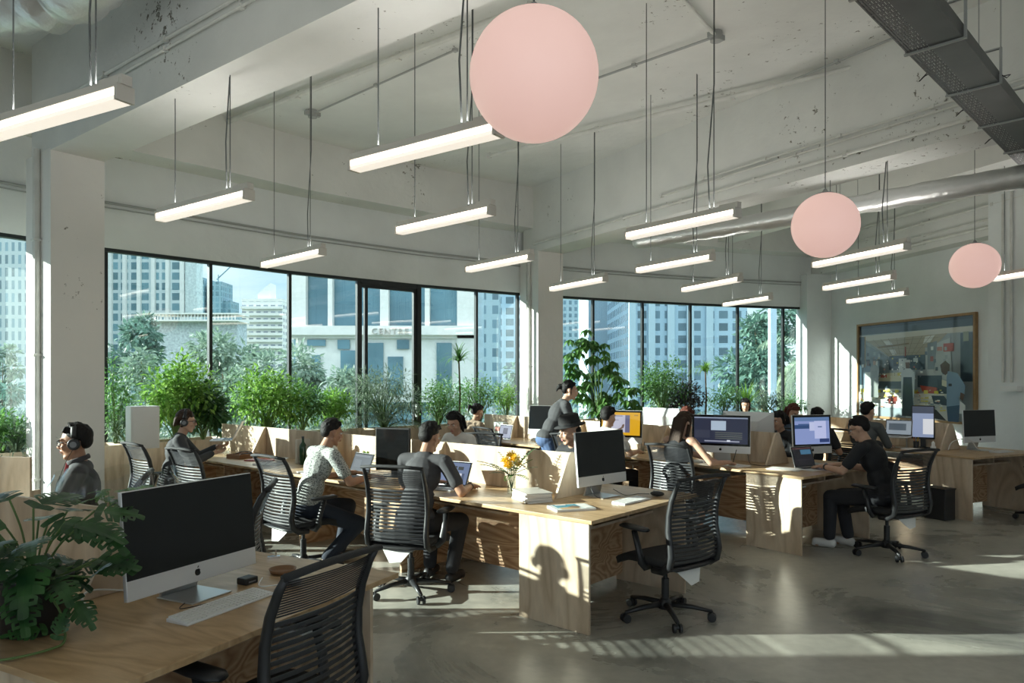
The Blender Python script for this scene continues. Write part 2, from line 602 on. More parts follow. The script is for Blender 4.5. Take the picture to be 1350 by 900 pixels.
m = MB(); ribbon(m, offset(FAC, -.22), offset(FAC, .06), HEAD, 5.22)
struct(m.build('wall_facade', WHITE))
m = MB(); ribbon(m, offset(FAC, -.12), offset(FAC, .08), -.1, SILL)
struct(m.build('wall_sill', WHITE))
m = MB(); ribbon(m, offset(FAC, .0), offset(FAC, .52), 4.45, 5.22)
struct(m.build('ceiling_beam_edge', RAW))
# small trim line along the wall above the windows
m = MB()
for z, r in ((3.86, .018), (3.80, .010)):
    m.tube([(p[0], p[1], z) for p in offset(FAC[8:], .085)], r, 6)
struct(m.build('trim_1', GREYPIPE))
# back and right walls
struct(MB().bb(-8.6, 12.6, -6.4, -6.1, 0, .5).bb(-8.6, 12.6, -6.4, -6.1, 3.9, 5.22).bb(-8.6, -6.0, -6.4, -6.1, .5, 3.9).bb(-1.3, -.3, -6.4, -6.1, .5, 3.9).bb(4.4, 5.4, -6.4, -6.1, .5, 3.9).bb(10.2, 12.6, -6.4, -6.1, .5, 3.9).build('wall_back', WHITE))
WA, WB = V((7.12, 16.7)), V((12.2, -6.3))      # the wall with the painting
wd = (WB - WA); wlen = wd.length; wd.normalize(); wn = V((wd.y, -wd.x))   # wn points out of the room
wn = -wn if wn.x < 0 else wn
def wallpt(t, d=0.0):
    p = WA + wd * t - wn * d                      # d: distance into the room
    return p
def wall_box(mb, t0, t1, d0, d1, z0, z1):
    a, b, c, e = wallpt(t0, d0), wallpt(t1, d0), wallpt(t1, d1), wallpt(t0, d1)
    mb.prism([(q.x, q.y, z0) for q in (a, b, c, e)], (0, 0, z1 - z0))
m = MB(); wall_box(m, -.6, wlen, -.3, 0, 0, 5.22)
struct(m.build('wall_right', WHITE))

m = MB(); ribbon(m, offset(FAC[:9], -.2), offset(FAC[:9], .0), SILL, HEAD)
struct(m.build('wall_left', WHITE))

# windows
FRM = .045
for i in range(8, len(FAC) - 1):
    a, b = V(FAC[i]), V(FAC[i + 1])
    d = b - a; L = d.length; ang = math.atan2(d.y, d.x)
    isdoor = (i == 15)
    t = bpy.data.objects.new(('door_%d' if isdoor else 'window_%d') % (i + 1), None)
    COL.objects.link(t); struct(t)
    t.location = (a.x, a.y, 0); t.rotation_euler = (0, 0, ang)
    fw = .085 if isdoor else FRM
    m = MB()
    e = -.06 if isdoor else 0
    m.bb(e, e + fw, -.035, .035, SILL, HEAD).bb(0, L, -.045, .045, HEAD - fw, HEAD).bb(0, L, -.045, .045, SILL, SILL + fw)
    if isdoor:
        m.bb(L - .02, L + fw - .02, -.05, .06, SILL, HEAD).bb(fw, fw + .05, -.03, .03, SILL, HEAD - .1).bb(L - .08, L - .02, -.03, .03, SILL, HEAD - .1)
        m.bb(0, L, -.03, .03, HEAD - .14, HEAD - .07)
    m.build('door_frame' if isdoor else 'window_frame', DARKMET, t)
    if isdoor:
        MB().bb(L - .06, L - .03, -.1, -.03, 1.0, 1.22).build('door_handle', GREYPIPE, t)
    MB().bb(fw * .5, L, -.004, .004, SILL + fw * .5, HEAD - fw * .5).build('window_pane', GLASS, t)

# columns with conduits, and the beams that spring from them
def column(front, ax, width, depth, z1, side_mat=None):
    """front: left front corner seen from the room; ax: unit vector out towards the facade"""
    bx = V((ax.y, -ax.x))
    p = [front, front + bx * width, front + bx * width + ax * depth, front + ax * depth]
    return MB().prism([(q.x, q.y, 0) for q in p], (0, 0, z1)), bx
def beam(front, ax, width, length, z0, name='ceiling_beam'):
    bx = V((ax.y, -ax.x))
    p = [front + ax * .5, front + bx * width + ax * .5, front + bx * width - ax * length, front - ax * length]
    return struct(MB().prism([(q.x, q.y, z0) for q in p][::-1], (0, 0, 5.21 - z0)).build(name, RAW))
A1 = V((-.795, .607)); C1 = V((-4.73, 7.31))
A2 = V((-.534, .846)); C2 = V((.48, 13.05))
for nm, c, a, wdt, dep in (('a', C1, A1, .52, .66), ('b', C2, A2, .56, .62)):
    mb, bx = column(c, a, wdt, dep, 4.02)
    struct(mb.build('wall_column', COLM))
    q = c + a * (dep * .42) - bx * .03
    q2 = c + a * (dep * .56) - bx * .025
    m = MB().cyl((q.x, q.y, 0), (q.x, q.y, 4.05), .032, n=10).cyl((q2.x, q2.y, 0), (q2.x, q2.y, 4.05), .014, n=8)
    for z in (.6, 1.9, 3.1):
        m.box((q.x, q.y, z), (.09, .09, .02), math.atan2(a.y, a.x))
    struct(m.build('trim_2', PIPE))
    beam(c, a, wdt, 15, 4.0)
# the far corner column beside the painting, and the beam over the painted wall
m = MB(); wall_box(m, .15, .55, 0, .62, 0, 4.02); struct(m.build('wall_column', WHITE))
m = MB(); wall_box(m, -.4, wlen, 0, .34, 4.02, 5.22); struct(m.build('ceiling_beam', RAW))
m = MB(); wall_box(m, 5.05, 5.7, 0, .42, 0, 5.2); struct(m.build('wall_column', WHITE))
A3 = V((-.36, .93)); beam(V((4.2, 15.5)), A3, .35, 18, 4.55)
# pipes along beams and slab
def run(pts, r, mat, name='trim_3', clips=None):
    m = MB().tube(pts, r, 8)
    if clips:
        a, b = V(pts[0]), V(pts[-1])
        n = max(2, int((b - a).length / clips))
        for k in range(n + 1):
            p = a.lerp(b, k / n)
            m.box(p, (.05, .05, r * 2.6), math.atan2((b - a).y, (b - a).x))
    return struct(m.build(name, mat))
def beamline(c, a, off, t0, t1, z):
    bx = V((a.y, -a.x))
    p = c + bx * off - a * t0; q = c + bx * off - a * t1
    return [(p.x, p.y, z), (q.x, q.y, z)]
run(beamline(C1, A1, -.03, .2, 9, 4.42), .016, PIPE, 'trim_3', 1.1)
run(beamline(C1, A1, -.03, .2, 9, 4.34), .012, PIPE, 'trim_4', 1.1)
run(beamline(C2, A2, -.03, -.1, 11, 4.14), .022, PIPE, 'trim_5', 1.2)
run(beamline(C2, A2, -.03, 3.2, 11, 4.30), .014, PIPE, 'trim_6', 1.0)
run(beamline(C2, A2, -.03, 4.0, 11, 4.36), .014, PIPE, 'trim_7', 1.0)
def seg(a, b, z, r=.02, mat=PIPE, n='trim_8', clips=None):
    p, q = on_plane(*a, z), on_plane(*b, z)
    return run([p, q], r, mat, n, clips)
seg((288, 165), (700, 8), 5.12, .035, PIPE, 'trim_8', 1.5)
seg((412, 150), (600, 66), 5.15, .012, GREYPIPE, 'trim_9', 1.5)
seg((745, 118), (944, 48), 5.15, .014, GREYPIPE, 'trim_10', 1.5)
seg((944, 48), (895, -8), 5.15, .02, PIPE, 'trim_11')
seg((645, 205), (1200, 70), 5.10, .03, PIPE, 'trim_12', 1.5)
seg((1030, 112), (1190, 45), 5.13, .014, GREYPIPE, 'trim_13', 1.2)
for (px, py) in ((412, 150), (944, 48)):
    p = on_plane(px, py, 5.15)
    struct(MB().cyl((p.x, p.y, 5.10), (p.x, p.y, 5.2), .06, n=12).box((p.x, p.y, 5.15), (.2, .06, .05), .6).build('trim_14', GREYPIPE))
for d, z, r in ((.38, 4.75, .03), (.40, 4.5, .022), (.38, 4.28, .018), (.38, 4.15, .03)):
    a, b = wallpt(.7, d), wallpt(11, d)
    run([(a.x, a.y, z), (b.x, b.y, z)], r, PIPE, 'trim_15', 1.4)
for x0 in (5.35, 5.5):
    a = wallpt(x0, .45)
    struct(MB().cyl((a.x, a.y, 1.6), (a.x, a.y, 4.6), .02, n=8).build('trim_16', PIPE))
a = wallpt(5.5, .46)
struct(MB().box((a.x, a.y, 1.5), (.3, .1, .08), math.atan2(wd.y, wd.x)).build('trim_17', WHITEP))

# air duct in silver foil wrap, under the second beam
def duct(name, label, pts, r, seed):
    random.seed(seed)
    pts = [V(p) for p in pts]
    fine, rs = [], []
    for i in range(len(pts) - 1):
        for k in range(14):
            fine.append(pts[i].lerp(pts[i + 1], k / 14)); rs.append(r * (1 + random.uniform(-.09, .07) - (.12 if k == 0 else 0)))
    fine.append(pts[-1]); rs.append(r)
    o = MB().tube(fine, rs, 18).build(name, FOIL, smooth=True)
    return tag(o, label, 'air duct')
duct('foil_air_duct', 'crinkled silver foil air duct running under the ceiling behind the small pink globes', [(1.85, 10.65, 3.70), (3.0, 9.45, 3.68), (4.4, 7.95, 3.69), (5.9, 6.35, 3.67), (7.5, 4.7, 3.69)], .115, 3)
duct('foil_air_duct', 'wide silver foil air duct at the top left above the first column', [(-6.3, 5.95, 4.75), (-4.9, 5.8, 4.70), (-3.6, 5.65, 4.70), (-2.5, 4.95, 4.84)], .28, 5)
for k, (x, y) in enumerate(((-2.95, 5.35), (3.55, 8.7))):
    pass
# perforated cable trunking, top right
T0, T1 = V((1.6, 3.55)), V((6.6, 8.5))
td = (T1 - T0).normalized(); tn = V((td.y, -td.x))
tl = (T1 - T0).length
TZ = 3.86
tr = thing('cable_tray', 'grey steel cable tray with perforated half hanging at the top right', 'cable tray', (T0.x, T0.y, TZ), math.atan2(td.y, td.x))
m = MB()
yw = .22
m.bb(0, tl, -.17, -.155, 0, .09).bb(0, tl, .0, .012, 0, .09)
m.bb(0, tl, -.155, 0, 0, .012)
m.build('duct_channel', STEEL, tr)
m = MB().bb(0, tl, .150, .16, 0, .05)
# perforated sheet: strips with gaps
x = 0
row = 0
while x < tl:
    for j in range(8):
        y0 = .012 + j * .0172
        m.bb(x, x + .05, y0, y0 + .0115, 0, .004)
        if (j + row) % 2 == 0:
            m.bb(x + .012, x + .022, y0 + .0115, y0 + .0172, 0, .004)
    m.bb(x + .05, x + .062, .012, .15, 0, .004)
    x += .062
    row += 1
m.build('perforated_strip', STEEL, tr)
for k in range(7):
    x = .7 + k * 1.0
    off_ = (T0 + td * x - C2).dot(V((A2.y, -A2.x)))
    under = -.35 < off_ < .95
    hb, ht = (.11, .125) if under else (.26, 5.19 - TZ)
    b = MB().bb(x - .012, x + .012, -.19, .18, -.012, .0).bb(x - .012, x + .012, -.19, -.175, -.01, hb).cyl((x, -.182, hb), (x, -.182, ht), .005, n=6).cyl((x, .172, 0), (x, .172, ht), .005, n=6)
    b.bb(x - .012, x + .012, -.19, -.05, hb - .01, hb)
    b.build('bracket', GREYPIPE, tr)
random.seed(4)
for k in range(3):
    m = MB()
    x = 2.2 + k * 1.0
    m.tube([(x, .16, .04), (x + .05, .24, .0), (x + .11, .22, .05), (x + .06, .16, .045)], .004, 6)
    m.build('cable', BLACKP, tr)
    MB().tube([(x + .5, -.16, .08), (x + .5, -.22, .02), (x + .56, -.23, .06), (x + .62, -.165, .085)], .004, 6).build('cable', BLACKP, tr)
# dark stubs of channel fixed to the slab and beams
for k, (a, b, z) in enumerate((((196, -6), (245, 14), 4.9), ((905, 308), (950, 313), 3.75), ((1105, 264), (1133, 269), 3.9))):
    p, q = on_plane(a[0], a[1], z), on_plane(b[0], b[1], z)
    c = (p + q) / 2; d = q - p
    t = thing('strut_channel', ['dark steel strut hanging beside the wide foil duct', 'dark steel strut above the tube lights beyond the second beam', 'dark steel strut poking out behind the middle pink globe'][k], 'strut', c, math.atan2(d.y, d.x))
    L = d.length
    MB().bb(-L / 2, L / 2, -.02, .02, 0, .035).build('channel', BLACKP, t)
    for s in (-1, 1):
        MB().cyl((s * L * .42, 0, .03), (s * L * .42, 0, 5.2 - z), .005, n=6).build('hanger', GREYPIPE, t)

# ================================================================ LAMPS
LAMP_WARM = (1.0, 0.88, 0.76)
TUBE = P_('tube_diffuser', (0.85, 0.82, 0.78), 0.5, emit=(1.0, .86, .72), es=3.0)
TUBESIDE = P_('tube_diffuser_bottom', (0.85, 0.82, 0.78), 0.5, emit=(1.0, 0.90, 0.78), es=0.62)
HOUSE = P_('lamp_housing', (0.68, 0.65, 0.60), 0.5)
def tube_lamp(p, q, label, z=3.0, cable_dx=0, group='linear pendant lights', scale=1.0):
    d = q - p; L = d.length
    c = (p + q) / 2
    t = thing('linear_pendant_light', label, 'light', (c.x, c.y, z), math.atan2(d.y, d.x), group)
    h = L / 2
    MB().bb(-h, h, -.045, .045, .062, .078).bb(-h, h, -.030, .030, .078, .11).build('housing', HOUSE, t)
    MB().bb(-h + .012, h - .012, -.036, .036, .022, .062).build('diffuser', TUBE, t)
    MB().bb(-h + .012, h - .012, -.043, .043, .0, .022).build('lower_diffuser', TUBESIDE, t)
    for s in (-1, 1):
        MB().bb(s * h - .010, s * h + .010, -.047, .047, -.002, .078).build('end_cap', HOUSE, t)
    MB().bb(h - .16, h + .02, -.028, .028, .078, .125).build('driver_box', HOUSE, t)
    for s in (-.62, .62):
        top = 5.2 - z
        MB().cyl((h * s, 0, .11), (h * s, 0, top), .0045, n=6).build('suspension_rod', CABLE, t)
    MB().tube([(h * .55, 0, .11), (h * .5, .012, .5), (h * .6, .02, 1.2), (h * .6, .02, 5.2 - z)], .006, 6).build('power_cable', CABLE, t)
    ld = bpy.data.lights.new('fill_uplight', 'AREA')  # unseen upward area light, added on the housing to fill the room
    ld.shape = 'RECTANGLE'; ld.size = L * .9; ld.size_y = .05; ld.energy = FILL_UPLIGHT * scale; ld.color = (1.0, .97, .92)
    lo = bpy.data.objects.new('fill_uplight', ld); COL.objects.link(lo)
    lo.parent = t; lo.location = (0, 0, .13); lo.rotation_euler = (PI, 0, 0)
    return t
FILL_UPLIGHT = 5
LAMPS = [
 ((-12, 184), (164, 134), 'tube light at the far top left, over the first column'),
 ((467, 226), (657, 179), 'largest fully seen tube light, its end behind the big pink globe'),
 ((211, 292), (328, 263), 'tube light right of the first column, over the leftmost windows'),
 ((348, 353), (425, 336), 'small tube light over the sky seen between two window bars'),
 ((526, 309), (648, 283), 'tube light hanging just under the one touched by the big globe'),
 ((617, 359), (700, 343), 'tube light ending at the left edge of the middle column'),
 ((727, 384), (798, 371), 'tube light just right of the middle column'),
 ((828, 316), (972, 286), 'long tube light left of the middle pink globe, highest there'),
 ((841, 360), (939, 343), 'second tube light down in the row left of the middle globe'),
 ((901, 385), (976, 371), 'third tube light down in the row left of the middle globe'),
 ((955, 404), (1016, 395), 'lowest tube light left of the middle globe, by the window head'),
 ((1074, 353), (1196, 329), 'tube light directly under the middle pink globe'),
 ((1087, 383), (1178, 368), 'middle one of three tube lights stacked above the painting'),
 ((1118, 400), (1195, 389), 'lowest of three tube lights stacked above the painting'),
 ((1311, 371), (1386, 359), 'tube light at the right edge beside the smallest pink globe'),
]
for a, b, lab in LAMPS:
    tube_lamp(on_plane(a[0], a[1], 3.0), on_plane(b[0], b[1], 3.0), lab)
# unseen fittings added behind the camera to brighten the room
BEHIND = ['left of the nearest desk', 'right above the nearest desk', 'by the solid left wall', 'behind the camera to the left', 'just behind the camera', 'over the open floor at the right', 'in the middle before the back wall', 'behind the camera to the right', 'by the right wall', 'over the bare floor before the third desk end', 'in the back right corner', 'close to the right wall behind the camera', 'by the right wall before the painting', 'in the back left corner']
for k, (x, y) in enumerate(((-5.4, 2.2), (-2.6, 1.0), (-6.0, -1.6), (-3.0, -2.4), (.2, -.9), (2.6, 1.2), (.4, -3.9), (3.4, -2.2), (6.0, .2), (5.4, 3.2), (6.6, -3.6), (8.6, -.8), (8.2, 3.8), (-4.0, -4.6))):
    tube_lamp(V((x, y, 3)), V((x + 1.0, y - .75, 3)), 'added fill tube light out of view, ' + BEHIND[k], scale=.8)
GLOBE = P_('pink_globe', (0.80, 0.60, 0.55), 0.45, emit=(0.90, 0.56, 0.50), es=0.46)
for (px, py, Y, lab) in ((704, 100, 3.22, 'large pink glass globe lamp at the top centre'), (1088, 297, 6.45, 'middle sized pink globe lamp before the foil duct'), (1285, 350, 9.3, 'smallest pink globe lamp, above the painting')):
    p = at_depth(px, py, Y)
    t = thing('globe_pendant_lamp', lab, 'lamp', (p.x, p.y, p.z), 0, 'pink globe lamps')
    MB().ell((0, 0, 0), .29, nu=48, nv=28).build('globe', GLOBE, t, smooth=True)
    MB().lathe([(.075, .262), (.075, .288), (.03, .30), (.012, .33)], n=20).build('fitting', GREYPIPE, t, smooth=True)
    MB().cyl((0, 0, .32), (0, 0, 5.2 - p.z), .004, n=6).build('cord', CABLE, t)
    MB().lathe([(.06, 5.16 - p.z), (.06, 5.2 - p.z)], n=16).build('ceiling_rose', WHITEP, t)

# ================================================================ OUTSIDE
K = 2.8
def building(name, label, px0, px1, pytop, Y, depth, mat, zbot=-14, rot=0.0, cat='building', k=K):
    """outlined by where it stands in the view; its real size follows from its distance"""
    Y *= k; depth *= k
    xa, xb = (px0 - 675) / F_PX * Y, (px1 - 675) / F_PX * Y
    zt = CAM_Z - (pytop - HORIZON) / F_PX * Y
    t = thing(name, label, cat, ((xa + xb) / 2, Y, zbot), rot)
    wd_, h = xb - xa, zt - zbot
    MB().bb(-wd_ / 2, wd_ / 2, 0, depth, 0, h).build('tower_walls', mat, t)
    return t, wd_, h
G1 = grid_mat('facade_pale_grid', (0.50, 0.56, 0.57), (0.13, 0.24, 0.28), 2.9, 2.9, .72, .70)  # outdoor haze is put into the facade colours, kept pale and bluish
G2 = grid_mat('facade_teal', (0.20, 0.32, 0.37), (0.13, 0.24, 0.29), 3.0, 3.4, .6, .72)
G3 = grid_mat('facade_flats', (0.66, 0.66, 0.63), (0.24, 0.27, 0.31), 3.2, 2.9, .62, .52)
G4 = grid_mat('facade_white_blue', (0.38, 0.51, 0.62), (0.12, 0.19, 0.24), 3.3, 3.0, .66, .62)
G5 = grid_mat('facade_blue_tower', (0.32, 0.43, 0.50), (0.14, 0.22, 0.28), 2.4, 2.8, .5, .6)
G6 = grid_mat('facade_left_tower', (0.48, 0.52, 0.53), (0.20, 0.28, 0.32), 1.6, 3.1, .45, .7)
STONE = P_('pale_stone', (0.68, 0.67, 0.64), 0.8, var=0.05)
BLUEGL = P_('blue_mirror_glass', (0.13, 0.24, 0.29), 0.18, 0.3, var=0.4, vscale=0.15)
SMOOTHB = P_('blue_grey_cladding', (0.37, 0.48, 0.56), 0.6)
# left tower
t, w_, h = building('tower', 'grey tower with a column of white balconies seen left of the first column', -60, 34, 120, 62, 14, G6)
for k in range(24):
    MB().bb(w_ / 2 - 11, w_ / 2 - 7.4, -1.4, .3, 20 + k * 3.1 * 1.0, 21.9 + k * 3.1).build('balcony', STONE, t)
t, w_, h = building('office_block', 'office block with a pale square window grid behind the leftmost trees', 128, 241, 205, 72, 2, G1)
for k in range(7):
    x = -w_ / 2 + w_ * k / 6
    MB().bb(x - .5, x + .5, -.9, 0, 0, h).build('pier', STONE, t)
building('office_block', 'plain ribbed side wing beside the pale square grid block', 244, 259, 215, 72, 1.5, P_('ribbed_cladding', (0.50, 0.56, 0.56), 0.7, var=0.2, vscale=1.5))
t, w_, h = building('canopy_building', 'low building with a white pergola roof beyond the trees', 203, 313, 424, 56, 2, P_('louvre_wall', (0.42, 0.46, 0.48), 0.7, var=0.35, vscale=2))
m = MB()
m.bb(-w_ / 2 - .8, w_ / 2 + .8, -1.7, 5, h, h + .34)
m.bb(-w_ / 2 - .8, w_ / 2 + .8, -1.7, 5, h + 1.5, h + 1.8)
m.build('roof_slab', STONE, t)
m = MB()
for k in range(26):
    x = -w_ / 2 + w_ * k / 25
    m.bb(x - .11, x + .11, -1.4, -1.2, h + .3, h + 1.5)
m.build('railing', STONE, t)
t, w_, h = building('tower', 'unfinished dark teal tower with a crane on its roof', 274, 292, 371, 150, 6, G2)
MB().bb(w_ / 2, w_ / 2 + 4.2, 3, 16, 0, h - 11).build('side_block', G2, t)
m = MB()
m.tube([(w_ * .1, 3, h), (w_ * .1, 3, h + 4.4)], .4, 6)
m.tube([(0, 3, h + 1.6), (w_ * 1.0, 3, h + 9.2)], .35, 6)
m.build('crane', BLUEGL, t)
building('tower', 'narrow stepped teal tower at the edge of the pale grid block', 258, 269, 366, 150, 8, G2)
building('tower', 'low teal block in front of the crane tower', 268, 313, 414, 130, 8, G2)
t, w_, h = building('apartment_building', 'white apartment building with rows of dark balconies under open sky', 319, 372, 397, 112, 10, G3)
m = MB()
for k in range(7):
    m.bb(-w_ / 2 - .2, w_ / 2 + .6, -1.2, 0, h - 3.4 - k * 2.9, h - 2.3 - k * 2.9)
m.build('balcony_band', STONE, t)
MB().prism([(-3, 3, h), (2.5, 3, h), (2.5, 3, h + 8.5), (-3, 3, h + 3.5)], (0, 8, 0)).build('roof_fin', STONE, t)
MB().bb(-w_ / 2, w_ / 2, 0, 22, h, h + 1.2).build('parapet', STONE, t)
# the classical building with mirror glass bays
Y = 52
def zz(py, Y=52): return CAM_Z - (py - HORIZON) / F_PX * Y
def xx(px, Y=52): return (px - 675) / F_PX * Y
t = thing('classical_building', 'pale stone building with blue mirror glass bays and raised lettering', 'building', (0, Y, 0), 0)
MB().bb(xx(384), xx(628), .6, 14, -12, zz(250)).build('mirror_bays', BLUEGL, t)
m = MB()
for a, b in ((378, 403), (432, 438), (501, 512), (560, 566)):
    MB().bb(xx(a), xx(b), 0, 1, zz(436), zz(250)).build('pier', STONE, t)
MB().bb(xx(603), xx(628), -.3, 1, -12, zz(250)).build('pier', STONE, t)
MB().bb(xx(382), xx(628), -.6, 1, zz(442), zz(430)).build('cornice', STONE, t)
MB().bb(xx(385), xx(628), -.3, .9, zz(446), zz(442)).build('cornice', STONE, t)
MB().bb(xx(390), xx(628), -.1, .8, zz(530), zz(446)).build('podium_wall', STONE, t)
for a, b, c, d in ((406, 430, 456, 448), (446, 462, 460, 448), (524, 540, 460, 448), (480, 506, 505, 452), (412, 423, 520, 468), (450, 470, 520, 462), (512, 532, 520, 470), (576, 596, 520, 452)):
    w_ = MB().bb(xx(a), xx(b), -.25, -.08, zz(c), zz(d)).build('window', BLUEGL, t)
for k in range(5):
    x = xx(406 + k * 6)
# raised letters over the entrance
fc = bpy.data.curves.new('lettering', 'FONT')
fc.body = 'CENTRE'; fc.size = .62; fc.extrude = .08; fc.space_character = 1.25
fo = bpy.data.objects.new('lettering_tmp', fc); COL.objects.link(fo)
bpy.context.view_layer.update()
me = bpy.data.meshes.new_from_object(fo.evaluated_get(bpy.context.evaluated_depsgraph_get()))
bpy.data.objects.remove(fo)
me.materials.clear(); me.materials.append(P_('letter_bronze', (0.42, 0.40, 0.36), 0.5))
lo = bpy.data.objects.new('lettering', me); COL.objects.link(lo)
lo.parent = t; lo.location = (xx(492), -.62, zz(441)); lo.rotation_euler = (PI / 2, 0, 0)
t, w_, h = building('tower', 'pale residential tower with blue balconies left of the middle column', 632, 658, 280, 50, 8, G5)
t, w_, h = building('tower', 'blue and white flats directly beside the middle column', 660, 700, 270, 70, 10, G4)
building('tower', 'bluish tower of small windows right of the middle column', 735, 776, 250, 110, 12, G5)
t, w_, h = building('tower', 'smooth pale blue tower with a thin ladder of windows', 776, 832, 240, 80, 12, SMOOTHB)
MB().bb(w_ * .22, w_ * .36, -.4, 0, 0, h).build('window_ladder', G5, t)
t, w_, h = building('office_block', 'big pale blue office block with a grid of square windows', 833, 985, 250, 62, 16, G4)
for k in range(5):
    x = -w_ / 2 + w_ * k / 6
    MB().bb(x - .8, x + .8, -1.2, 0, 0, h).build('pier', SMOOTHB, t)
building('post', 'pale blue square post standing just outside the right windows', 1016, 1024, 300, 19.5, .2, SMOOTHB, cat='post', k=1)
gr = MB().bb(-400, 400, 19, 700, -14.5, -14).build('outside_ground', P_('ground_green', (0.10, 0.14, 0.07), 0.9, var=0.3))
struct(gr)

# ---------------------------------------------------------------- leaves
def leaf(mb, p, d, n, L, W, droop=.15, col=None):
    """pointed leaf: base p, direction d, surface normal n"""
    d = d.normalized(); s = d.cross(n)
    if s.length < 1e-4: s = d.orthogonal()
    s.normalize(); n = s.cross(d)
    q = p + d * L * .45 - n * L * droop * .3
    tip = p + d * L - n * L * droop
    k = .16 * W
    mb.add([p, q + s * W / 2 + n * k, q, q - s * W / 2 + n * k, tip], [(0, 2, 1), (0, 3, 2), (2, 4, 1), (3, 4, 2)])
def rnd_dir(zmin=-1.0):
    while True:
        v = V((random.uniform(-1, 1), random.uniform(-1, 1), random.uniform(-1, 1)))
        if .05 < v.length < 1 and v.normalized().z > zmin:
            return v.normalized()
LG = {
 'bright': leaf_mat('leaf_bright', (0.12, 0.28, 0.04), (0.34, 0.55, 0.12), trans=.45),
 'mid': leaf_mat('leaf_mid', (0.06, 0.17, 0.04), (0.20, 0.38, 0.11), trans=.4),
 'dark': leaf_mat('leaf_dark', (0.03, 0.09, 0.03), (0.09, 0.20, 0.06), trans=.3),
 'grey': leaf_mat('leaf_greygreen', (0.11, 0.18, 0.11), (0.28, 0.36, 0.25)),
 'purple': leaf_mat('leaf_purple', (0.02, 0.02, 0.018), (0.07, 0.055, 0.05), trans=.15),
 'far': leaf_mat('leaf_far', (0.11, 0.18, 0.13), (0.27, 0.36, 0.27), trans=.35),
 'fardark': leaf_mat('leaf_fardark', (0.06, 0.14, 0.11), (0.15, 0.26, 0.20), trans=.3),
}
BARK = P_('bark', (0.14, 0.10, 0.06), 0.9, bump=0.4)
GSTEM = P_('green_stem', (0.10, 0.17, 0.05), 0.6)
def bush(label, x, y, z, rx, rz, n, size, mat, seed, name='leafy_plant', cat='plant', lx=.45, group=None):
    random.seed(seed)
    t = thing(name, label, cat, (x, y, z), 0, group)
    m, st = MB(), MB()
    nb = max(5, int(n / 60))
    ends = []
    for k in range(nb):
        d = rnd_dir(-.25)
        e = V((d.x * rx * random.uniform(.35, .95), d.y * rx * random.uniform(.35, .95), rz * (.5 + .45 * d.z * random.uniform(.5, 1))))
        ends.append(e)
        st.tube([(0, 0, 0), (e.x * .3, e.y * .3, e.z * .5), e], [.010, .008, .003], 5)
    for k in range(n):
        e = random.choice(ends)
        d = rnd_dir()
        r = random.uniform(.1, 1) ** .6
        p = e + V((d.x * rx * .38, d.y * rx * .38, d.z * rz * .26)) * r
        if p.z < .01: p.z = random.uniform(.01, .1)
        dd = (d + V((0, 0, -.15)) + rnd_dir() * .6)
        leaf(m, p, dd, V((0, 0, 1)) + rnd_dir() * .5, size * random.uniform(.6, 1.2), size * lx * random.uniform(.8, 1.1), .2)
    m.build('foliage', mat, t)
    st.build('stem', GSTEM, t)
    return t
def blades(label, x, y, z, n, L, W, mat, seed, trunk=0, spread=1.0, name='spiky_plant', droop=.5, cat='plant', elev=(15, 85)):
    random.seed(seed)
    t = thing(name, label, cat, (x, y, z), 0)
    if trunk:
        MB().tube([(0, 0, 0), (.02, .01, trunk * .5), (0, 0, trunk)], [.022, .017, .014], 7).build('stem', BARK, t)
    m = MB()
    for k in range(n):
        az = random.uniform(0, 2 * PI); el = math.radians(random.uniform(*elev))
        h = V((math.cos(az), math.sin(az), 0)); l = L * random.uniform(.7, 1.1)
        s = V((-h.y, h.x, 0))
        pts = []
        p = V((0, 0, trunk)); e = el
        nseg = 5
        for i in range(nseg + 1):
            ww = W * (1 - (i / nseg) ** 1.6) * .5 + .0006
            pts.append((p - s * ww, p + s * ww))
            p = p + (h * math.cos(e) * spread + V((0, 0, math.sin(e)))) * (l / nseg)
            e -= droop * (i + 1) / nseg * 1.1
        vs = [q for pr in pts for q in pr]
        m.add(vs, [(2 * i, 2 * i + 1, 2 * i + 3, 2 * i + 2) for i in range(nseg)])
    m.build('leaf_rosette', mat, t)
    return t
def palm(label, x, y, z, n, L, mat, seed, trunk=.0, leaflet=.22, name='palm_plant', el=(25, 75), cat='plant', wide=.014):
    random.seed(seed)
    t = thing(name, label, cat, (x, y, z), 0)
    st = MB(); m = MB()
    for k in range(n):
        az = 2 * PI * k / n + random.uniform(-.3, .3); e = math.radians(random.uniform(*el))
        h = V((math.cos(az), math.sin(az), 0)); p = V((0, 0, trunk)); l = L * random.uniform(.75, 1.1)
        pts = []
        for i in range(11):
            pts.append(p.copy())
            p = p + (h * math.cos(e) + V((0, 0, math.sin(e)))) * (l / 10)
            e -= .17
        st.tube(pts, [.006 * (1 - i / 12) for i in range(11)], 4)
        for i in range(2, 11):
            d = (pts[i] - pts[i - 1]).normalized(); s = V((-h.y, h.x, 0))
            for j in range(2):
                for sg in (-1, 1):
                    q = pts[i - 1].lerp(pts[i], j / 2)
                    leaf(m, q, d * .75 + s * sg + V((0, 0, -.12)), V((0, 0, 1)), leaflet * (1 - abs(i - 6) / 12), wide, .35)
    if trunk:
        st.tube([(0, 0, 0), (0, 0, trunk)], [.03, .02], 7)
    st.build('stem', GSTEM, t)
    m.build('fronds', mat, t)
    return t

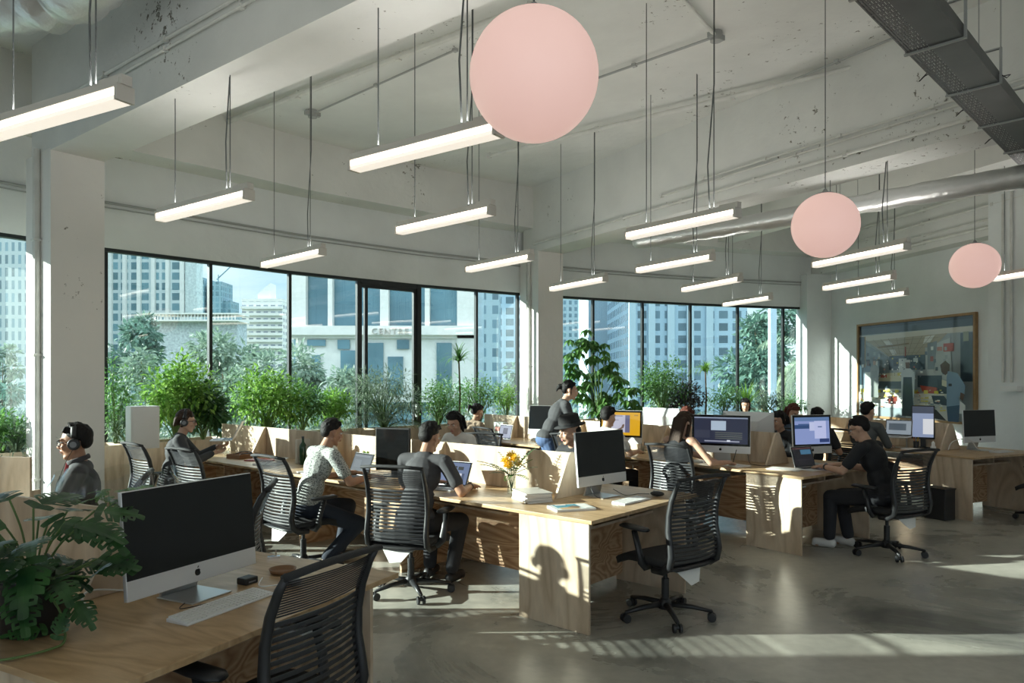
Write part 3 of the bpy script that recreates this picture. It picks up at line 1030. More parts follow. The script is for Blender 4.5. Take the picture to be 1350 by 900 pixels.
def tree(label, px, py_top, Y, wpx, mat, n, size, seed, zbase=-14, frac=.5):
    """big tree outside: crown of leafy clumps round branches"""
    random.seed(seed)
    x = xx(px, Y); top = zz(py_top, Y); r = wpx / F_PX * Y / 2
    t = thing('tree', label, 'tree', (x, Y, zbase))
    H = top - zbase
    m, st = MB(), MB()
    st.tube([(0, 0, 0), (.2, 0, H * .3), (0, 0, H * .6), (.1, 0, H * .9)], [r * .09, r * .07, r * .05, r * .01], 8)
    ch = H * frac
    cl = []
    for k in range(46):
        d = rnd_dir()
        q = V((d.x * r * random.uniform(.3, .9), d.y * r * .7, H - ch / 2 + d.z * ch * .42))
        cl.append((q, r * random.uniform(.16, .34)))
        if k % 3 == 0:
            st.tube([(0, 0, H * .45), (q.x * .5, q.y * .5, (H * .5 + q.z) / 2), q], [r * .03, r * .02, r * .005], 5)
    for k in range(n):
        q, cr = random.choice(cl)
        d = rnd_dir()
        p = q + d * cr * random.uniform(.5, 1.0)
        leaf(m, p, d + rnd_dir() * .7 + V((0, 0, -.2)), V((0, 0, 1)) + rnd_dir() * .7, size * random.uniform(.6, 1.3), size * .5, .2)
    m.build('crown', mat, t)
    st.build('trunk', BARK, t)
    return t
tree('bushy tree seen left of the first column, before the grey tower', 0, 402, 24, 66, LG['far'], 3600, .26, 1)
tree('lower shrubby tree top left of the first column', 14, 480, 19, 90, LG['fardark'], 3000, .22, 2)
tree('dark dense tree before the pale grid office block', 182, 396, 30, 105, LG['fardark'], 4200, .34, 3)
tree('grey green tree crown filling the first window by the column', 190, 440, 19, 190, LG['far'], 6500, .22, 4)
tree('broad grey green tree under the pergola roofed building', 290, 420, 24, 190, LG['far'], 7000, .26, 5)
tree('grey green tree crown before the apartment building', 375, 424, 22, 170, LG['far'], 7000, .24, 6)
tree('low hazy tree before the lettered stone building', 450, 470, 20, 130, LG['far'], 5000, .22, 7)
tree('distant pale tree between the door and the middle column', 600, 498, 26, 150, LG['far'], 3000, .26, 8)
tree('green tree rising beside the middle column', 674, 470, 36, 60, LG['fardark'], 2600, .34, 9)
tree('tree top hidden behind the tall window plant', 780, 505, 26, 110, LG['far'], 2000, .26, 10)
tree('round green tree below the big office block', 880, 492, 30, 100, LG['far'], 2400, .3, 11)
tree('tall dark tree filling the window left of the corner column', 1020, 370, 28, 175, LG['fardark'], 11000, .32, 12, frac=.8)
tree('big dark tree nearest the corner column outside', 1075, 380, 33, 90, LG['fardark'], 4500, .32, 13, frac=.8)
palm('pale palm with drooping fronds just outside the corner window', xx(1076, 20.2), 20.2, -1.0, 17, 2.0, LG['grey'], 14, trunk=3.3, leaflet=.7, name='palm_tree', el=(-25, 60), cat='palm', wide=.06)

# ================================================================ PLANTERS AND PLANTS ALONG THE WINDOWS
PIN = offset(FAC, .62); POUT = offset(FAC, .12)
PTOP = .86
for i in range(7, 25):
    a, b, c, d = PIN[i], PIN[i + 1], POUT[i + 1], POUT[i]
    if i in (10, 18): continue                    # the columns stand here
    if i == 24:
        b = tuple(V(a).lerp(V(b), .55)); c = tuple(V(d).lerp(V(c), .55))
    t = thing('planter_box', ['plywood planter box left of the first column', 'plywood planter box at the far left window', 'plywood planter box beside the first column', 'plywood planter box under the leftmost bushes', 'plywood planter box under the bright round bush', 'plywood planter box left of the glass door', 'plywood planter box across the glass door', 'plywood planter box behind the spiky dracaena', 'plywood planter box ending at the middle column', 'plywood planter box behind the middle column', 'plywood planter box under the tall big leaved plant', 'plywood planter box under the small leaved tree', 'plywood planter box under the dark leaved bush', 'plywood planter box under the arching green plant', 'plywood planter box below the right hand palm window', 'plywood planter box by the post outside', 'plywood planter box next to the corner column', 'plywood planter box in the far corner'][i - 7], 'planter', (a[0], a[1], 0), 0, 'planters along the windows')
    o = V((a[0], a[1], 0))
    q = [V((p[0], p[1], 0)) - o for p in (a, b, c, d)]
    g = .004
    th = .02
    f = (q[1] - q[0]).normalized(); nn = (q[3] - q[0]).normalized()
    m = MB()
    for (u, v_) in ((0, 1), (1, 2), (2, 3), (3, 0)):
        e = (q[v_] - q[u]).normalized(); inn = V((-e.y, e.x, 0))
        if inn.dot((q[0] + q[2]) / 2 - q[u]) < 0: inn = -inn
        k = q[u] + inn * g; l = q[v_] + inn * g
        m.prism([k, l, l + inn * th, k + inn * th], (0, 0, PTOP))
    m.build('panel', PLY, t)
    m = MB().prism([q[j] * 1.0 + ((q[0] + q[2]) / 2 - q[j]) * .08 for j in range(4)], (0, 0, .02))
    for k2 in range(len(m.v)): m.v[k2] = (m.v[k2][0], m.v[k2][1], m.v[k2][2] + PTOP - .08)
    m.build('soil', SOIL, t)
PM = offset(FAC, .37)
def at_window(px):
    """the spot in the planter row that lies on the view ray of photo column px"""
    k = (px - 675) / F_PX
    for i in range(8, len(PM) - 1):
        a, b = V(PM[i]), V(PM[i + 1])
        fa, fb = a.x - k * a.y, b.x - k * b.y
        if fa <= 0 <= fb:
            s = -fa / (fb - fa)
            return a.lerp(b, s)
    return V(PM[-2])
ZS = PTOP - .05
def wplant(kind, label, px, pytop, wpx, *a, **k):
    p = at_window(px)
    h = CAM_Z - (pytop - HORIZON) / F_PX * p.y - ZS
    r = wpx / F_PX * p.y / 2
    if kind == 'bush':
        return bush(label, p.x, p.y, ZS, r, h, *a, **k)
    if kind == 'blades':
        return blades(label, p.x, p.y, ZS, *a, **k)
    return palm(label, p.x, p.y, ZS, *a, **k)
wplant('blades', 'striped grassy plant arching at the far left window', 20, 560, 0, 150, .62, .022, LG['grey'], 21, droop=.55)
wplant('bush', 'small green bush at the very left edge', 2, 545, 70, 700, .07, LG['mid'], 22)
wplant('bush', 'wispy bush climbing beside the first column', 152, 478, 46, 700, .06, LG['mid'], 23)
wplant('bush', 'trailing fine leaved plant hanging over the planter edge', 168, 540, 60, 900, .05, LG['grey'], 24)
wplant('bush', 'tall light green bush with long leaves behind the woman with headphones', 232, 470, 88, 1800, .10, LG['bright'], 25)
wplant('bush', 'dark broad leaved plant right beside the raised laptop', 268, 512, 62, 900, .13, LG['dark'], 26)
wplant('bush', 'round bright green bush in the middle of the left windows', 352, 492, 96, 2100, .09, LG['bright'], 27)
wplant('bush', 'dense green bush to the right of the round bright one', 398, 505, 62, 1300, .07, LG['mid'], 28)
wplant('bush', 'yellow green ferny plant left of the glass door', 442, 515, 62, 900, .09, LG['bright'], 29)
wplant('palm', 'large fine leaved grey green false aralia before the glass door', 508, 500, 0, 20, .95, LG['grey'], 30, leaflet=.32, el=(35, 85))
wplant('bush', 'grey green feathery bush filling the door opening', 505, 488, 104, 2400, .12, LG['grey'], 31, lx=.14)
wplant('blades', 'dracaena with spiky leaves on a thin trunk right of the door', 605, 470, 0, 70, .46, .026, LG['mid'], 32, trunk=1.15, droop=.6)
wplant('bush', 'small leaved bush just right of the glass door', 578, 498, 62, 1500, .055, LG['mid'], 33)
wplant('bush', 'small leaved bush between the dracaena and the column', 632, 500, 66, 1500, .055, LG['mid'], 34)
wplant('bush', 'light bush touching the middle column', 668, 508, 42, 900, .055, LG['bright'], 35)
wplant('blades', 'low spiky tuft under the dracaena', 606, 520, 0, 60, .5, .02, LG['dark'], 36, droop=.5)
wplant('bush', 'full green bush under the office block window', 874, 476, 74, 2300, .075, LG['mid'], 38)
wplant('bush', 'dark purple leaved bush left of the far right palms', 908, 505, 56, 1200, .09, LG['purple'], 39)
wplant('blades', 'dracaena with drooping light leaves on a trunk near the dark bush', 930, 470, 0, 80, .42, .026, LG['bright'], 40, trunk=1.0, droop=.75)
wplant('bush', 'low pale bush behind the second white monitor back', 955, 508, 50, 800, .07, LG['mid'], 41)
wplant('blades', 'upright bright green spiky plant above the far woman', 984, 495, 0, 46, .62, .04, LG['bright'], 42, droop=.22, elev=(45, 88), trunk=.25)
wplant('bush', 'low grey green bush right of the upright spiky plant', 1010, 512, 44, 700, .07, LG['grey'], 43)
wplant('palm', 'feathery palm in the planter beside the corner column', 958, 500, 0, 9, .8, LG['grey'], 44, leaflet=.25)
wplant('bush', 'low green bush in front of the corner window', 1050, 522, 44, 600, .06, LG['mid'], 45)
# tall schefflera right of the middle column
random.seed(50)
p = at_window(790)
t = thing('schefflera', 'tall plant with big drooping dark green leaves right of the middle column', 'plant', (p.x, p.y, ZS))
m, st = MB(), MB()
for k, (ex, ez) in enumerate(((-.45, 1.55), (-.25, 1.75), (-.05, 1.5), (.1, 1.25), (.35, .95), (.6, .62), (-.5, 1.1), (-.1, .95), (.25, .55), (-.35, .7), (.75, .35), (.05, .4))):
    ey = random.uniform(-.25, .2)
    e = V((ex, ey, ez))
    st.tube([(0, 0, 0), (ex * .35, ey * .5, ez * .55), e], [.016, .011, .005], 6)
    for c in range(8):
        h = e + V((random.uniform(-.17, .17), random.uniform(-.15, .15), random.uniform(-.26, .1)))
        st.tube([e - V((0, 0, .1)), h], .003, 4)
        nl = 7
        for q in range(nl):
            a = 2 * PI * q / nl + random.uniform(-.2, .2)
            d = V((math.cos(a), math.sin(a), -.55 + random.uniform(-.2, .2)))
            leaf(m, h, d, V((0, 0, 1)), random.uniform(.17, .24), .10, .35)
m.build('foliage', LG['dark' if False else 'mid'], t)
st.build('stem', GSTEM, t)
# white cabinet standing on the planter
p = at_depth(188, 577, 8.15)
t = thing('white_cabinet', 'plain white metal box standing on the planter beside the first column', 'cabinet', (p.x, p.y, PTOP + .0), .75)
MB().bb(-.15, .15, -.11, .11, 0, .48).build('cabinet_body', WHITEP, t, bevel=.006)
MB().bb(-.135, .135, -.118, -.11, .02, .46).build('door', WHITEP, t, bevel=.003)

# ================================================================ DESK ROWS
class Row:
    """x = across the row (w), y = along the row (l), from the near corner of its seat end"""
    def __init__(s, c, L, length):
        s.c = V(c); s.L = V(L).normalized(); s.W = V((s.L.y, -s.L.x)); s.rz = math.atan2(s.W.y, s.W.x); s.len = length
    def p(s, w_, l, z=0.0):
        q = s.c + s.W * w_ + s.L * l
        return V((q.x, q.y, z))
R0 = Row((-1.19, 2.04), (-.89, .456), 3.7)
R1 = Row((.507, 4.54), (-.752, .66), 6.3)
R2 = Row((2.70, 6.60), (-.61, .79), 6.1)
R3 = Row((5.34, 8.24), (-.45, .893), 3.9)
WID, TOP, TT = 1.45, .74, .024
def desk_row(R, lab_end, lab_bench, brackets):
    t = thing('end_desk', lab_end, 'desk', R.p(0, 0), R.rz, 'plywood desks')
    MB().bb(0, WID, 0, 1.0, TOP - TT, TOP).build('tabletop', PLYTOP, t, bevel=.002)
    MB().bb(.012, .032, .03, .62, 0, TOP - TT).build('side_panel', PLY, t, bevel=.0015)
    MB().bb(1.24, 1.26, .0, .62, 0, TOP - TT).build('side_panel', PLY, t, bevel=.0015)
    MB().bb(.032, 1.24, .56, .58, .06, TOP - TT).build('modesty_panel', PLYDK, t)
    MB().bb(.034, 1.238, .27, .55, .59, .608).build('shelf', PLY, t)
    for x in (.38, .86):
        MB().bb(x, x + .018, .27, .55, .608, TOP - TT).build('shelf_divider', PLY, t)
    MB().bb(.034, .16, .30, .32, .05, .59).build('inner_panel', PLYDK, t)
    b = thing('bench_desk', lab_bench, 'desk', R.p(0, 0), R.rz, 'plywood desks')
    n = max(1, round((R.len - 1.0) / 1.5))
    seg_ = (R.len - 1.0) / n
    for k in range(n):
        y0 = 1.002 + k * seg_
        MB().bb(0, WID, y0, y0 + seg_ - .003, TOP - TT, TOP).build('tabletop', PLYTOP, b, bevel=.002)
        MB().bb(.42, 1.03, y0 + .08, y0 + seg_ - .08, .58, .598).build('shelf', PLY, b)
        MB().bb(.62, .64, y0 + .02, y0 + seg_ - .02, .10, .58).build('modesty_panel', PLYDK, b)
    for y in brackets + [R.len - .03]:
        if y > .9:
            MB().bb(.19, 1.26, y - .01, y + .01, 0, TOP - TT).build('leg_panel', PLYDK, b)
    MB().bb(.708, .728, brackets[0] + .012, R.len - .01, TOP + .001, 1.075).build('divider', PLY, b, bevel=.0015)
    for y in brackets:
        tri = [(.718 - .21, y - .01, TOP + .001), (.718 + .21, y - .01, TOP + .001), (.718 + .045, y - .01, 1.055), (.718 + .02, y - .01, 1.078), (.718 - .02, y - .01, 1.078), (.718 - .045, y - .01, 1.055)]
        MB().prism(tri, (0, .022, 0)).build('bracket', PLY, b, bevel=.0015)
    return t, b
desk_row(R0, 'plywood desk end nearest the camera, under the potted monstera', 'long plywood bench behind the nearest monitor, at the left edge', [.89, 2.4, 3.6])
desk_row(R1, 'plywood desk end in the centre with a sunlit side panel and magazine', 'long plywood bench in the centre where the man in the patterned shirt sits', [.69, 2.1, 3.65, 5.2])
desk_row(R2, 'plywood desk end where the man in glasses types', 'long plywood bench behind the centre one, where the woman in the tank top sits', [.72, 2.2, 3.7, 5.2])
desk_row(R3, 'plywood desk end at the right with a black bin beside it', 'long plywood bench below the painting', [.72, 2.2, 3.6])
# an end of another bench, left edge
t = thing('desk_divider', 'pale plywood divider panel at the left edge by the grassy plant', 'divider', (-4.42, 5.7, 0), -.1)
MB().bb(-.55, .62, -.01, .01, 0, 1.03).build('panel', PLY, t, bevel=.002)
MB().bb(-.55, -.53, -.3, -.01, 0, .95).build('bracket', PLY, t)
MB().bb(.40, .42, .01, .35, 0, .72).build('bracket', PLY, t)

# ================================================================ CHAIRS
def make_chair(label, rail=BLACKP, tag_on=True):
    t = thing('office_chair', label, 'chair', (0, 0, 0), 0)
    # five star base and casters
    hub = MB().lathe([(.028, .06), (.05, .065), (.052, .10), (.032, .13), (.028, .135)], n=18)
    hub.build('base_hub', BLACKP, t, smooth=True)
    for k in range(5):
        a = 2 * PI * k / 5 + .35
        d = V((math.cos(a), math.sin(a), 0))
        leg = MB().tube([d * .03 + V((0, 0, .095)), d * .18 + V((0, 0, .088)), d * .31 + V((0, 0, .068))], [.026, .021, .015], 8, flat=(1, .8)).build('base_leg', BLACKP, t, smooth=True)
        q = d * .31
        s = V((-d.y, d.x, 0))
        cm = MB()
        MB().cyl(q + s * .012 + V((0, 0, .03)), q + s * .030 + V((0, 0, .03)), .0295, n=18).cyl(q - s * .012 + V((0, 0, .03)), q - s * .030 + V((0, 0, .03)), .0295, n=18).cyl(q - s * .012 + V((0, 0, .035)), q + s * .012 + V((0, 0, .035)), .014, n=10).cyl(q + V((0, 0, .035)), q + V((0, 0, .075)), .008, n=8).build('caster', BLACKP, leg, bevel=.003)
    MB().cyl((0, 0, .12), (0, 0, .27), .026, n=16).cyl((0, 0, .27), (0, 0, .385), .015, n=12).build('gas_lift', BLACKP, t)
    MB().bb(-.10, .10, -.20, .12, .36, .41).bb(-.16, -.10, -.06, .02, .375, .40).bb(.10, .16, -.06, .02, .375, .40).build('tilt_mechanism', GREYP, t, bevel=.008)
    # seat cushion
    def seat(u, v_):
        x = (u - .5) * 2; y = (v_ - .5) * 2
        ex = abs(x) ** 3; ey = abs(y) ** 3
        z = .462 - .018 * ex - (.045 * max(0, y) ** 3 if y > 0 else .0 * ey) + .012 * x * x - .012 * ey
        wv = .245 - .02 * ey
        return V((x * wv, .02 + y * .235, z))
    def seatb(u, v_):
        p = seat(1 - u, v_)
        return V((p.x * .96, p.y * .97, p.z - .045))
    m = MB().grid(seat, 14, 14).grid(seatb, 14, 14)
    # close the rim
    n = 15; o2 = n * n
    for i in range(14):
        m.f.append((i, o2 + 14 - i, o2 + 13 - i, i + 1)); m.c.append(None)
        a = 14 * n
        m.f.append((a + i + 1, o2 + a + 13 - i, o2 + a + 14 - i, a + i)); m.c.append(None)
        m.f.append(((i + 1) * n, o2 + (i + 1) * n + 14, o2 + i * n + 14, i * n)); m.c.append(None)
        m.f.append((i * n + 14, o2 + i * n, o2 + (i + 1) * n, (i + 1) * n + 14)); m.c.append(None)
    m.build('seat', BLACKM, t, smooth=True)
    # back: two S shaped rails, top rail, lower bar
    prof = [(-.10, .385), (-.19, .39), (-.245, .43), (-.262, .50), (-.250, .58), (-.236, .66), (-.240, .76), (-.262, .86), (-.30, .95), (-.335, 1.005)]
    def half(z):
        return .238 - .006 * max(0, (z - .55) / .45)
    for s in (-1, 1):
        MB().tube([(s * half(z), y, z) for y, z in prof], [.022, .025, .029, .028, .026, .024, .022, .021, .018, .015], 8, flat=(.75, 1.0)).build('back_rail', rail, t, smooth=True)
    MB().tube([(-half(1) - .012, -.335, 1.0), (-.1, -.352, 1.012), (.1, -.352, 1.012), (half(1) + .012, -.335, 1.0)], .016, 8, flat=(1.3, .8)).build('top_rail', BLACKM, t, smooth=True)
    MB().tube([(-.225, -.215, .405), (-.1, -.235, .40), (.1, -.235, .40), (.225, -.215, .405)], .020, 8, flat=(1.6, .6)).build('lower_bar', BLACKP, t, smooth=True)
    def yat(z):
        for (ya, za), (yb, zb) in zip(prof, prof[1:]):
            if za <= z <= zb and z > .4:
                return ya + (yb - ya) * (z - za) / (zb - za)
        return -.25
    m = MB()
    z = .455
    while z < .83:
        y = yat(z); h = half(z) - .008
        pts = [(-h, y, z), (-h * .5, y - .022, z - .001), (0, y - .030, z - .002), (h * .5, y - .022, z - .001), (h, y, z)]
        m.tube(pts, .0098, 6, flat=(.3, 1.0))
        z += .0265
    m.build('back_slats', SLAT, t)
    m = MB()
    while z < .985:
        y = yat(z); h = half(z) - .008
        m.tube([(-h, y, z), (-h * .5, y - .022, z), (0, y - .030, z), (h * .5, y - .022, z), (h, y, z)], .0030, 4)
        z += .0095
    m.build('back_mesh', SLAT, t)
    # arms
    for s in (-1, 1):
        MB().tube([(s * .15, -.02, .388), (s * .235, -.03, .39), (s * .275, -.035, .43), (s * .285, -.02, .52), (s * .285, .02, .635)], [.020, .024, .026, .022, .020], 8, flat=(.75, 1.15)).build('arm_post', BLACKP, t, smooth=True)
        m = MB()
        m.tube([(s * .28, -.10, .648), (s * .285, -.07, .652), (s * .283, .03, .652), (s * .275, .12, .652), (s * .272, .15, .646)], [.026, .046, .048, .044, .024], 10, flat=(1, .36))
        m.build('arm_pad', BLACKP, t, smooth=True)
    if tag_on:
        MB().prism([(-.13, -.22, .375), (.10, -.22, .375), (.04, -.26, .30), (-.05, -.27, .29)], (0, .004, 0)).build('care_tag', WHITEP, t)
    return t
proto_chair = [None]
def chair(x, y, f, label, group='office chairs'):
    if proto_chair[0] is None:
        proto_chair[0] = make_chair(label)
        t = proto_chair[0]
        t.location = (x, y, 0); t.rotation_euler = (0, 0, f)
        t['group'] = group
        return t
    return again(proto_chair[0], (x, y, 0), f, label, group)
def face(dx, dy): return aim(dx, dy)
CH = {}
q = R0.p(.68, .045)
CH['front'] = chair(q.x, q.y, R0.rz, 'black slatted office chair closest to the camera, cropped by the bottom edge')
CH['end1'] = chair(1.06, 4.93, R1.rz - .22, 'empty black slatted chair at the sunlit desk end, arms toward the table')
CH['darkT'] = chair(-.78, 5.5, face(.28, .96), 'slatted chair holding the man in the charcoal shirt')
CH['patt'] = chair(-1.80, 6.15, face(.66, .75), 'slatted chair holding the man in the patterned shirt')
CH['empty3'] = chair(-2.84, 6.80, face(.6, .8), 'empty slatted chair between the patterned shirt man and the headphone woman')
CH['headw'] = chair(-3.55, 7.32, face(.66, .75), 'slatted chair of the woman with headphones and laptop')
CH['mesh0'] = chair(-1.80, 4.28, face(-.95, -.22), 'dark mesh chair half hidden behind the nearest monitor')
CH['manL'] = chair(-2.80, 4.74, face(-.93, -.36), 'dark chair behind the seated man with big headphones')
q = R2.p(-.42, 1.02); CH['tank'] = chair(q.x, q.y, R2.rz - PI / 2 + .1, 'slatted chair of the long haired woman in the tank top')
q = R2.p(-.42, 4.05); CH['mid'] = chair(q.x, q.y, R2.rz - PI / 2 - .1, 'empty slatted chair left of the standing woman, facing the bench')
q = R2.p(.72, -.42); CH['end2'] = chair(q.x, q.y, R2.rz - .22, 'slatted chair of the man in glasses at the desk end')
CH['hat'] = chair(.62, 6.62, face(-.3, -1), 'slatted chair behind the person in the black hat')
q = R3.p(-.35, 1.25); CH['grey'] = chair(q.x, q.y, R3.rz - PI / 2, 'slatted chair of the man in the grey sweater')
q = R3.p(.72, -.40); CH['end3'] = chair(q.x, q.y, R3.rz + .2, 'chair cut off by the right edge of the photo')
q = R2.p(-.3, 2.6); CH['whitem'] = chair(q.x, q.y, R2.rz - PI / 2, 'chair of the man in the white tee by the yellow screen')
CH['girl'] = chair(-.45, 8.05, face(-.35, -1), 'chair of the girl in the white shirt')
q = R2.p(1.95, 1.45); CH['bangs'] = chair(q.x, q.y, R2.rz + PI / 2, 'slatted chair of the person with a fringe in a black cardigan')

# ================================================================ DESK THINGS
def cards(name, rects, mat, parent, y0=0.0, dy=-.0006, plane='xz', z0=0):
    """coloured flat patches of one picture or screen; rects: (x0, x1, z0, z1, colour) or (points, colour)"""
    m = MB()
    for k, r in enumerate(rects):
        y = y0 + dy * k
        if len(r) == 5:
            pts = [(r[0], r[2]), (r[1], r[2]), (r[1], r[3]), (r[0], r[3])]
        else:
            pts = r[0]
        if plane == 'xz':
            m.add([(a, y, b) for a, b in pts], [tuple(range(len(pts)))], r[-1])
        else:
            m.add([(a, b, z0 - dy * k) for a, b in pts], [tuple(range(len(pts)))], r[-1])
    return m.build(name, mat, parent)
APPLE = []
def apple_outline(s):
    pts = []
    for k in range(40):
        a = 2 * PI * k / 40
        x, y = math.cos(a), math.sin(a)
        r = 1.0 - .16 * max(0, math.sin(a)) ** 10 - .09 * max(0, -math.sin(a)) ** 10
        x *= r * .88; y *= r * .95
        d = math.hypot(x - 1.15, y - .12)          # the bite on the right
        if d < .45:
            k2 = .45 / d
            x = 1.15 + (x - 1.15) * k2; y = .12 + (y - .12) * k2
        pts.append((x * s, y * s))
    return pts
def logo(parent, x, y, z, s, mat, back=False):
    m = MB()
    sg = -1 if not back else 1
    m.prism([(x + a * sg * -1, y, z + b) for a, b in apple_outline(s)], (0, .001, 0))
    m.prism([(x + a * s, y, z + b * s) for a, b in ((.0, 1.05), (.05, 1.35), (.3, 1.6), (.42, 1.62), (.38, 1.3), (.15, 1.08))], (0, .001, 0))
    return m.build('apple_logo', mat, parent)
def desktop(label, loc, rz, content=None, tilt=.06, w_=.645, zc=.10, cat='computer', bright=1):
    """all in one desktop computer; screen faces -y"""
    t = thing('desktop_computer', label, cat, loc, rz)
    h = .415; chin = .078
    R = Matrix.Rotation(-tilt, 3, 'X')
    def tr(m, dz=zc):
        m.v = [tuple(R @ V(p) + V((0, 0, dz))) for p in m.v]
        return m
    hw = w_ / 2
    # chassis with bulged back
    fr = [(-hw, 0, 0), (hw, 0, 0), (hw, 0, h), (-hw, 0, h)]
    m = MB().bb(-hw, hw, -.006, .012, 0, h)
    m.add([(-hw, .012, 0), (hw, .012, 0), (hw, .012, h), (-hw, .012, h), (-hw * .45, .045, h * .28), (hw * .45, .045, h * .28), (hw * .45, .045, h * .75), (-hw * .45, .045, h * .75)],
          [(1, 0, 4, 5), (2, 1, 5, 6), (3, 2, 6, 7), (0, 3, 7, 4), (5, 4, 7, 6)])
    tr(m).build('aluminium_case', ALULT, t, bevel=.003)
    tr(MB().bb(-hw + .003, hw - .003, -.009, -.006, chin, h - .003)).build('screen_glass', SCREENBLK, t)
    if content:
        s = MB()
        x0, x1, z0, z1 = -hw + .026, hw - .026, chin + .024, h - .026
        for k, (a, b, c, d, col) in enumerate(content):
            y = -.0095 - .0004 * k
            s.add([(x0 + (x1 - x0) * a, y, z0 + (z1 - z0) * c), (x0 + (x1 - x0) * b, y, z0 + (z1 - z0) * c), (x0 + (x1 - x0) * b, y, z0 + (z1 - z0) * d), (x0 + (x1 - x0) * a, y, z0 + (z1 - z0) * d)], [(0, 1, 2, 3)], col)
        tr(s).build('screen_picture', PIXELS, t)
    l = logo(t, 0, 0, 0, .016, SCREENBLK)
    l.location = R @ V((0, -.0075, chin * .5)) + V((0, 0, zc)); l.rotation_euler = (-tilt, 0, 0)
    m = MB().bb(-.10, .10, -.09, .12, 0, .006)
    m.prism([(-.09, .105, .006), (-.09, .12, .006), (-.09, .062, .22), (-.09, .045, .22)], (.18, 0, 0))
    m.build('stand', ALU, t, bevel=.002)
    return t
def keyboard(label, loc, rz, w_=.42):
    t = thing('keyboard', label, 'keyboard', loc, rz)
    MB().prism([(-w_ / 2, -.057, 0), (-w_ / 2, .057, 0), (-w_ / 2, .057, .014), (-w_ / 2, -.057, .006)], (w_, 0, 0)).build('keyboard_tray', ALULT, t, bevel=.002)
    m = MB()
    for r in range(6):
        y = -.046 + r * .0182
        z = .006 + (y + .057) * .07
        n = 20
        for k in range(n):
            x = -w_ / 2 + .012 + k * (w_ - .024) / n
            wk = (w_ - .024) / n - .003
            if r == 0 and 4 <= k <= 9:
                wk += .003
            m.bb(x, x + wk, y, y + .0152, z, z + .005)
    m.build('keys', WHITEP, t)['kind'] = 'stuff'
    return t
def mouse(label, loc, rz, mat):
    t = thing('computer_mouse', label, 'mouse', loc, rz)
    MB().ell((0, 0, .012), (.03, .055, .02), nu=20, nv=12).build('shell', mat, t, smooth=True)
    MB().ell((0, .025, .031), (.004, .008, .004)).build('wheel', GREYP, t, smooth=True)
    for o in t.children:
        o.location.z = .008
    return t
def laptop(label, loc, rz, content, open_=1.92, w_=.31, d=.215, case=ALULT, lift=0):
    """hinge at y=0, base towards -y"""
    t = thing('laptop', label, 'laptop', loc, rz)
    MB().bb(-w_ / 2, w_ / 2, -d, 0, 0, .012).build('base', case, t, bevel=.003)
    m = MB()
    for r in range(5):
        for k in range(14):
            m.bb(-w_ / 2 + .022 + k * (w_ - .044) / 14, -w_ / 2 + .022 + (k + .84) * (w_ - .044) / 14, -.098 + r * .0185, -.083 + r * .0185, .012, .0135)
    m.build('keys', BLACKP, t)['kind'] = 'stuff'
    MB().bb(-.05, .05, -d + .015, -.118, .012, .0128).build('trackpad', GREYP, t)
    lean = open_ - PI / 2
    R = Matrix.Rotation(-lean, 3, 'X')
    def tr(m):
        m.v = [tuple(R @ V(p) + V((0, 0, .012))) for p in m.v]; return m
    tr(MB().bb(-w_ / 2, w_ / 2, -.001, .006, 0, d)).build('lid', case, t, bevel=.002)
    tr(MB().bb(-w_ / 2 + .004, w_ / 2 - .004, -.003, -.001, .006, d - .004)).build('screen_glass', SCREENBLK, t)
    s = MB(); x0, x1, z0, z1 = -w_ / 2 + .014, w_ / 2 - .014, .018, d - .014
    for k, (a, b, c, e, col) in enumerate(content):
        y = -.0034 - .0004 * k
        s.add([(x0 + (x1 - x0) * a, y, z0 + (z1 - z0) * c), (x0 + (x1 - x0) * b, y, z0 + (z1 - z0) * c), (x0 + (x1 - x0) * b, y, z0 + (z1 - z0) * e), (x0 + (x1 - x0) * a, y, z0 + (z1 - z0) * e)], [(0, 1, 2, 3)], col)
    tr(s).build('screen_picture', PIXELS, t)
    return t
def srgb(r, g, b):
    return tuple(((c / 255) ** 2.2) for c in (r, g, b))
BL = srgb(88, 108, 150)
# nearest computer
desktop('largest desktop computer, black screen, on the desk nearest the camera', R0.p(.775, .535, TOP), R0.rz + .03, w_=.645, zc=.06, tilt=.09)
keyboard('white keyboard on the nearest desk in front of the largest computer', R0.p(.72, .31, TOP), R0.rz + .02, .44)
mouse('grey mouse right of the nearest keyboard, partly behind the chair', R0.p(1.07, .30, TOP), R0.rz, GREYP)
q = R0.p(1.20, .48, TOP)
t = thing('wooden_dish', 'small round wooden dish on the nearest desk behind the keyboard', 'dish', q)
MB().lathe([(.03, 0), (.055, .004), (.062, .022), (.056, .022), (.05, .008), (.01, .006)], n=28).build('dish', P_('walnut', (0.22, 0.11, 0.05), 0.5), t, smooth=True)
q = R0.p(1.0, .49, TOP)
t = thing('card_reader', 'small black device under the right edge of the largest computer screen', 'device', q, R0.rz)
MB().bb(-.035, .035, -.03, .03, 0, .03).build('case', BLACKP, t, bevel=.006)
MB().bb(-.02, .02, -.031, -.03, .01, .016).build('slot', GREYP, t)
def cable(label, pts, r=.003, mat=WHITEP):
    return tag(MB().tube(pts, r, 6).build('cable', mat, smooth=True), label, 'cable')
def smooth_path(pts, n=6):
    pts = [V(p) for p in pts]; out = []
    for i in range(len(pts) - 1):
        p0, p1, p2, p3 = pts[max(i - 1, 0)], pts[i], pts[i + 1], pts[min(i + 2, len(pts) - 1)]
        for k in range(n):
            s = k / n
            out.append(.5 * ((2 * p1) + (p2 - p0) * s + (2 * p0 - 5 * p1 + 4 * p2 - p3) * s * s + (3 * p1 - p0 - 3 * p2 + p3) * s ** 3))
    return out + [pts[-1]]
